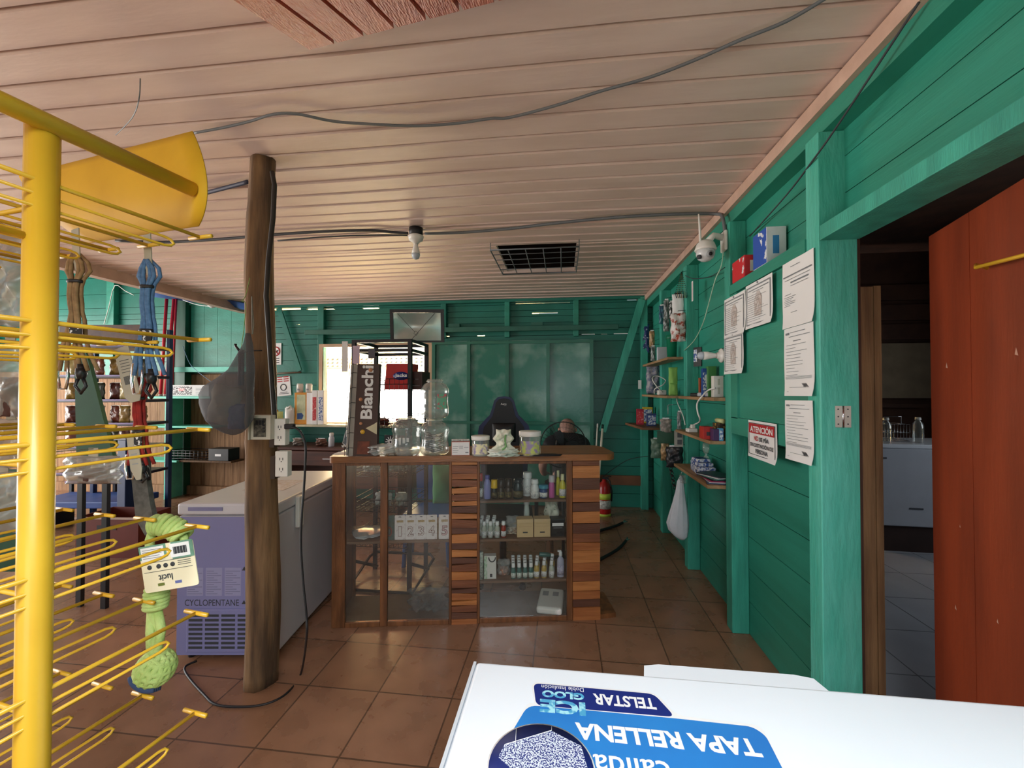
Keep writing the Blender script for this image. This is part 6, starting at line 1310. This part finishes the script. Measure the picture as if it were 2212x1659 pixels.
for k in range(5): b.box(.42, .57 - .02 * (k % 3), -.0012, -.0002, .03 + .02 * k, .034 + .02 * k)
b.build('text_lines', INKG, t)
t = thing('wire_tray', 'black wire tray with a dark device on the brown ledge', 'tray', (-5.36, 5.14, .545)); MB().bevbox(.0, .92, 0, .24, -.03, -.005, .003).build('ledge', RAWD, t)
b = MB()
for z_ in (.02, .055, .09, .125): b.tube([(0, 0, z_), (.55, 0, z_), (.55, .22, z_), (0, .22, z_)], .005, 5, closed=True)
for k in range(10): b.tube([(.061 * k, 0, 0), (.061 * k, 0, .13)], .004, 4)
b.build('wires', BLACK, t); MB().bevbox(.58, .88, .0, .2, -.0045, .16, .006).build('device', BLACKP, t); MB().box(.68, .77, -.002, -.0002, .06, .09).build('sticker', PAPER, t)
# gondola shelf with snacks
t = thing('snack_shelf', 'dark purple metal snack shelf unit standing at the left', 'shelf', (-5.33, 3.84, 0), rotz=R(7)); GP = mat('purple_metal', '#2a2138', .35, var=.1); GE = mat('purple_edge', '#8d7bb0', .3)
for x in (0, .86): MB().bevbox(x - .02, x + .02, .35, .40, .0, 2.2, .004).build('upright', mat('blue_post', '#1d3866', .4), t)
SHZ = (1.98, 1.66, 1.40, 1.15, .90, .62)
for k, z_ in enumerate(SHZ): MB().bevbox(-.02, .88, -.02, .345, z_ - .03, z_, .004).build('shelf', GP, t); MB().box(-.02, .88, -.026, -.0205, z_ - .012, z_ + .004).build('shelf_edge', GE, t)
MB().box(-.02, .88, .0, .03, 2.04, 2.2).build('header', mat('header_dark', '#3b1a20', .5, scale=9, col2='#5a3a20'), t)
MB().bevbox(-.3, .72, -.04, .42, .25, .32, .01).build('base_board', mat('base_blue', '#2d4f96', .5), t)
for x in (-.25, .67): MB().box(x - .03, x + .03, 0, .38, 0, .249).build('leg', mat('base_dark', '#14182a', .5), t)
SC = ['#8a6a3a', '#7c3a24', '#b8a36a', '#39402c', '#9b7b3a', '#c2bfb4', '#5f2d22']
SN = ['tan', 'rust', 'straw', 'olive', 'amber', 'pale grey', 'maroon']; LV = ['highest', 'second highest', 'third', 'fourth', 'fifth', 'lowest']
M4 = Matrix.Translation((-5.33, 3.84, 0)) @ Rz(R(7)); rg = random.Random(9)
for k, z_ in enumerate(SHZ):
    if k == 0: continue
    for q in range(6):
        c = (q * 3 + k * 2) % 7; p_ = M4 @ Vector((.07 + .142 * q, .06 + .05 * (q % 2), z_ + .001)); hh = .18 if k else .05
        tt = thing('snack_bag', '%s snack bag on the %s shelf of the purple unit, %s' % (SN[c], LV[k], ['leftmost', 'second from left', 'third from left', 'third from right', 'second from right', 'rightmost'][q]), 'snack bag', p_, rotz=R(4 + rg.uniform(-12, 12)), group='snack bags on the purple shelf unit')
        MB().pouch(.14, hh, .05, k * 7 + q, .3, nx=8, nz=8).build('wrapper', mat('snackwrap%d' % c, SC[c], .25, scale=14, var=.22), tt); MB().box(-.05, .05, -.001, .001, hh - .002, hh + .006).build('seal', mat('foil', '#c9c4b4', .3), tt)
t = thing('blue_post', 'blue square post standing on the floor right of the snack shelf', 'post', at(271, 1150, Z=0)); MB().bevbox(-.05, .05, -.05, .05, 0, .98, .006).build('post', mat('blue_post', '#1d3866', .4), t); MB().box(-.07, .07, -.07, .07, 0.981, 1.0).build('cap', GP, t)
t = thing('storage_bin', 'open maroon storage bin on the floor behind the yellow hooks', 'bin', (-4.34, 3.26, 0), rotz=R(5)); MC_ = mat('maroon_bin', '#6d2b21', .5, var=.08)
MB().box(0, .58, 0, .012, 0, .36).box(0, .58, .33, .342, 0, .36).box(0, .012, .013, .329, 0, .36).box(.568, .58, .013, .329, 0, .36).box(.013, .567, .013, .329, 0, .012).build('body', MC_, t)
MB().box(-.006, .586, -.006, -.0001, .345, .362).build('rim', mat('bin_rim', '#c9b2a8', .4), t); MB().box(.2, .38, -.003, -.0001, .25, .29).build('hand_slot', INK, t)
t = thing('low_shelf', 'low metal shelf with clear packets beside the blue post', 'shelf', at(185, 1120, Z=0), rotz=R(6)); MB().bevbox(-.25, .36, 0, .3, .40, .43, .004).build('shelf', GP, t); MB().box(-.25, .36, -.006, -.0001, .412, .436).build('edge', GE, t)
for x in (-.2, .32):
    for y in (.01, .25): MB().box(x - .015, x + .015, y, y + .03, 0, .399).build('leg', mat('base_dark', '#14182a', .5), t)
o_ = t.location.copy()
for k, (x, c, lab) in enumerate(((-.15, '#b23a36', 'red packet at the left end of the low metal shelf'), (.0, '#8c8f94', 'grey foil packet in the middle of the low metal shelf'), (.18, '#a3a6aa', 'silver foil packet at the right of the low metal shelf'))):
    tt = thing('foil_packet', lab, 'packet', o_ + Vector((x, .12, .431)), rotz=R(10 * k)); MB().pouch(.14, .07, .1, 60 + k, .4).build('wrapper', mat('fp%d' % k, c, .2, scale=20, var=.2), tt); MB().box(-.05, .05, -.001, .001, .069, .075).build('seal', PAPER, tt)
GRB = mat('green_board', '#1f5a3e', .5, var=.06)
for k, (x0, x1, x2, x3, ya, yb, D, lab) in enumerate(((160, 186, 245, 165, 762, 990, 2.9, 'dark green slanted display board edge behind the yellow post, upper'), (-40, 84, 84, -40, 1015, 1235, 2.6, 'dark green board panel at the left edge near the floor'))):
    pts = [at(x0, ya, D=D), at(x1, ya, D=D), at(x2, yb, D=D), at(x3, yb, D=D)]; b0 = Vector((pts[3].x, pts[3].y, 0)); t = thing('green_board', lab, 'board', b0); 
    vs = [p_ - b0 for p_ in pts]; th = Vector((0, .025, 0)); MB().add(vs + [v + th for v in vs], [(0, 1, 2, 3), (7, 6, 5, 4), (0, 4, 5, 1), (1, 5, 6, 2), (2, 6, 7, 3), (3, 7, 4, 0)]).build('board', GRB, t)
    zz = min(vs[2].z, vs[3].z); MB().box(.01, .05, .0, .025, 0, zz).box(vs[2].x - .05, vs[2].x - .01, 0, .025, 0, zz).build('leg', BLACK, t)
# desk and things under the window
DX0, DX1 = -3.72, -1.95
t = thing('desk', 'dark brown wooden desk with drawers under the bright window', 'desk', (DX0, 4.78, 0)); DW = mat('desk_wood', '#5e3427', .45, scale=4, col2='#45251c', stretch=(.6, 5, 5))
MB().bevbox(-.02, DX1 - DX0 + .02, -.02, .5, .765, .80, .006).build('desktop', DW, t); MB().box(0, .03, 0, .48, 0, .764).box(DX1 - DX0 - .03, DX1 - DX0, 0, .48, 0, .764).build('side_panel', DW, t)
for k in range(3):
    x = .04 + k * .57; dr = MB().bevbox(x, x + .55, -.012, .0, .58, .755, .004); d_ = dr.build('drawer', DW, t); MB().box(x + .22, x + .33, -.03, -.0125, .66, .675).build('handle', CHROME, d_)
MB().box(.031, DX1 - DX0 - .031, .45, .47, .2, .764).build('back_panel', DW, t)
tag(MB().bevbox(-3.95, -2.0, 5.12, 5.415, 1.018, 1.045, .004).build('window_shelf', mat('sill_white', '#d6cfae', .4)), 'pale plank shelf under the window holding canisters', 'shelf')
tag(MB().box(-3.93, -3.90, 5.14, 5.4, .801 - .8, 1.017).build('shelf_support', DW), 'brown upright carrying the window shelf behind the post', 'board'); tag(MB().box(-2.06, -2.03, 5.30, 5.4, 0, 1.017).build('shelf_support', DW), 'brown upright carrying the right end of the window shelf', 'board')
WS = 1.0455
def wsb(name, lab, cat, x0, x1, y0, m, pm=None, Y=5.2, part='carton', dz=0):
    p = at((x0 + x1) / 2, 905, Y=Y); p.z = WS + dz; D = dep(p); w = (x1 - x0) * D / FPX; top = at((x0 + x1) / 2, y0, Y=Y).z; h = top - p.z; t = thing(name, lab, cat, p, rotz=R(2)); MB().bevbox(-w / 2, w / 2, 0, .1, 0, h, .006).build(part, m, t)
    if pm: MB().box(-w * .35, w * .35, -.0012, -.0002, h * .12, h * .8).build('print', pm, t)
    return t, w, h
t, w, h = wsb('picture_display', 'orange framed glass display with a blue pot picture on the window shelf', 'display', 635, 665, 848, mat('orange_frame', '#e39a2a', .4))
MB().box(-w * .32, w * .34, -.0016, -.0002, h * .14, h * .93).build('picture', mat('pic_green', '#a9b48e', .5, scale=8, col2='#d8dcb4'), t); MB().prism([(-w * .28, h * .16), (w * .1, h * .16), (w * .2, h * .28), (w * .05, h * .36), (-w * .28, h * .34)], -.003, -.0018, 'y').build('blue_pot', mat('pot_blue', '#1c4f96', .4), t)
for x0, x1, lab in ((641, 654, 'left white canister standing on the orange framed display'), (660, 674, 'right white canister standing on the orange framed display')):
    p = at((x0 + x1) / 2, 846, Y=5.25); t2 = thing('canister', lab, 'canister', (p.x, 5.255, WS + h + .0008)); MB().lathe([(0, 0), (.042, 0), (.042, .1), (.036, .12), (0, .12)], (0, 0, 0), 16).build('body', WHITEP, t2); MB().box(-.01, .02, -.044, -.042, .03, .05).build('label_print', INKG, t2)
tag(MB().box(-.06, .06, 0, .1, 0, h - .004).build('spacer_box', PAPER, None, (at(667, 850, Y=5.2).x + .03, 5.2, WS)), 'white carton supporting the right canister beside the orange display', 'box')
wsb('small_box', 'white printed carton right of the orange display', 'box', 673, 685, 843, PAPER, P2, 5.16); wsb('small_box', 'second white printed carton, nearest the bright window', 'box', 686, 699, 843, PAPER, P1, 5.16)
t = thing('plastic_jug', 'white plastic jug with a handle on the window shelf', 'jug', (at(623, 900, Y=5.16).x, 5.18, WS)); MB().pouch(.13, .22, .09, 3, .02).lathe([(.025, .2), (.025, .235), (0, .235)], (-.02, 0, 0), 12).build('jug', WHITEP, t); MB().tube([(-.01, -.02, .22), (.03, -.02, .25), (.045, -.01, .2), (.045, 0, .13)], .01, 8).build('handle', WHITEP, t)
t = thing('plastic_jug', 'yellow tinted plastic jug beside the post on the window shelf', 'jug', (at(598, 900, Y=5.16).x, 5.18, WS)); MB().pouch(.15, .17, .1, 4, .02).build('jug', mat('yellow_jug', '#d8dd8a', .4), t); MB().lathe([(.022, .16), (.022, .19), (0, .19)], (-.02, 0, 0), 12).build('cap', YEL, t)
for k, (x0, x1, y0, lab, c, rz2) in enumerate(((710, 722, 935, 'white bottle standing on the brown desk', '#cfd0d6', 0), (630, 652, 948, 'pale crumpled pouch on the brown desk', '#8f857c', 1), (680, 705, 948, 'brown pack lying on the brown desk', '#6b4636', 1))):
    p = at((x0 + x1) / 2, 960, Y=4.9); D = dep(p); w = (x1 - x0) * D / FPX; h = max(at(700, y0, Y=4.9).z - .8, .05)
    if rz2: t = thing('pouch', lab, 'pouch', (p.x, 4.92, .8006)); MB().pouch(w, h, .08, k, .4).build('wrapper', mat('dsk%d' % k, c, .5), t); MB().box(-w * .3, w * .3, -.001, .001, h - .001, h + .006).build('seal', PAPER, t)
    else: bottle('lotion_bottle', lab, 'bottle', (p.x, 4.9, .8006), w / 2, h, cm_('dskb', c), WHITEP, None, .2, .6)
t = thing('monitor', 'grey leaning screen with a white edge left of the brown display', 'monitor', (at(738, 955, Y=4.85).x, 4.9, .8006), rotz=R(-55)); Mx = Ry(R(0)) @ Rx(R(-14)); MB().box(-.17, .17, 0, .02, .03, .42, Mx).build('screen', mat('screen_grey', '#7c7d84', .2), t); b = MB().box(-.18, -.17, -.004, .022, .02, .43, Mx).box(.17, .18, -.004, .022, .02, .43, Mx).box(-.17, .17, -.004, .022, .42, .43, Mx).box(-.17, .17, -.004, .022, .02, .03, Mx); b.build('bezel', WHITEP, t); MB().box(-.08, .08, -.02, .13, 0, .012).box(-.02, .02, .03, .05, .0, .2).build('stand', WHITEP, t)
# signs on the back wall behind the post
def bsheet(lab, x0, x1, y0, y1, Y=5.49, tilt=0):
    a = at(x0, y1, Y=Y); c = at(x1, y0, Y=Y); w, h = c.x - a.x, c.z - a.z; t = thing('notice_sign', lab, 'sign', (a.x + w / 2, Y, a.z + h / 2)); t.rotation_euler = (0, tilt, 0)
    MB().box(-w / 2, w / 2, -.002, 0, -h / 2, h / 2).build('sheet', PAPER, t); return t, w, h
t, w, h = bsheet('white no-smoking style sign with a red ring, upper on the back wall', 584, 608, 741, 788)
r_ = w * .36; MB().tube([(r_ * math.cos(a), -.004, h * .12 + r_ * math.sin(a)) for a in [2 * PI * j / 24 for j in range(24)]], .009, 5, closed=True).tube([(-r_ * .7, -.004, h * .12 + r_ * .7), (r_ * .7, -.004, h * .12 - r_ * .7)], .007, 5).build('red_ring', REDI, t)
MB().prism([(-.04, h * .1), (.05, h * .2), (.03, h * .1), (-.03, h * .02)], -.0035, -.0021, 'y').build('symbol', INK, t); b = MB()
for k in range(3): b.box(-w * .32, w * .32, -.003, -.0021, -h * .42 + k * .03, -h * .42 + k * .03 + .012)
b.build('lines', INK, t)
t, w, h = bsheet('white sign with red lines and a ring, lower on the back wall', 597, 628, 814, 855, tilt=R(-5)); b = MB()
for k in range(3): b.box(-w * .4, -w * .04, -.003, -.0021, h * .24 + k * .03, h * .24 + k * .03 + .015).box(w * .04, w * .4, -.003, -.0021, h * .24 + k * .03, h * .24 + k * .03 + .015)
b.build('red_lines', REDI, t); r_ = w * .2; MB().tube([(r_ * math.cos(a), -.004, -h * .05 + r_ * math.sin(a)) for a in [2 * PI * j / 20 for j in range(20)]], .006, 5, closed=True).build('ring', INK, t); MB().box(-w * .35, w * .35, -.003, -.0021, -h * .4, -h * .37).box(-w * .25, w * .25, -.003, -.0021, -h * .33, -h * .3).build('lines', INK, t)
tag(MB().tube([at(580, 808, Y=5.46), at(650, 804, Y=5.44)], .012, 6).build('thin_rod', mat('rod_brown', '#7d6a58', .6)), 'thin brown rod fixed across the back wall between the two signs', 'rod')
t = thing('wall_pouch', 'small white tag hanging on the right end of the back wall', 'tag', at(1382, 830, Y=5.40)); MB().box(-.02, .02, -.003, 0, -.06, .05).build('tag', PAPER, t); MB().tube([(0, 0, .05), (0, .01, .08)], .003, 4).build('string', INK, t)
# ================================================================ OUTSIDE THE WINDOW
t = thing('house', 'pale yellow house wall with a lattice band seen through the window', 'house', (-7.5, 9.0, -.12)); YW = mat('house_yellow', '#f0dc9c', .8, var=.04)
b = MB(); strips(0, 7.0, [0, 3.6], [(1.5, 4.5, .9, 2.0), (5.2, 6.4, .9, 2.0), (1.2, 6.6, 2.12, 2.40)], lambda p, q, a, c, ra, rb: b.box(p, q, 0, .15, a, c)); b.build('wall', YW, t)
b = MB()
for k in range(46): b.box(1.2 + k * .118, 1.26 + k * .118, .04, .1, 2.12, 2.40)
for k in range(4): b.box(1.2, 6.6, .03, .11, 2.12 + k * .08, 2.155 + k * .08)
b.build('lattice', mat('lattice_orange', '#e3b272', .8), t)
MB().box(1.5, 4.5, .1, .12, .9, 2.0).build('window_pane', mat('pane_grey', '#e6e8e8', .4), t); MB().box(5.2, 6.4, .1, .12, .9, 2.0).build('window_pane', mat('pane_grey', '#c9cdd0', .2), t)
MB().box(-.3, 7.3, -.8, 1.2, 3.601, 3.7).build('roof', mat('roof_red', '#a8573a', .7), t)

# blue plastic chair behind the left glass case
p = at(938, 1000, D=3.95); t = thing('plastic_chair', 'blue plastic chair with a green cushion seen through the left glass case', 'chair', (p.x, p.y, 0), rotz=R(8))
BP = mat('blue_plastic', '#1f5a9e', .35, var=.04)
MB().prism(rnd_poly([(-.17, .46), (.17, .46), (.19, .88), (-.19, .88)], .05), -.012, .012, 'y', Rx(R(-6)) ).build('backrest', BP, t)
MB().bevbox(-.2, .2, -.42, -.03, .42, .45, .012).build('seat', BP, t)
for x in (-.17, .17):
    for y in (-.38, -.07): MB().tube([(x, y, .42), (x * 1.12, y * 1.05, .0)], .018, 8).build('leg', BP, t)
MB().pouch(.2, .36, .07, 3, .08, Tm(.10, -.08, .45)).build('cushion', mat('green_cushion', '#4f8a5e', .8, var=.08), t)
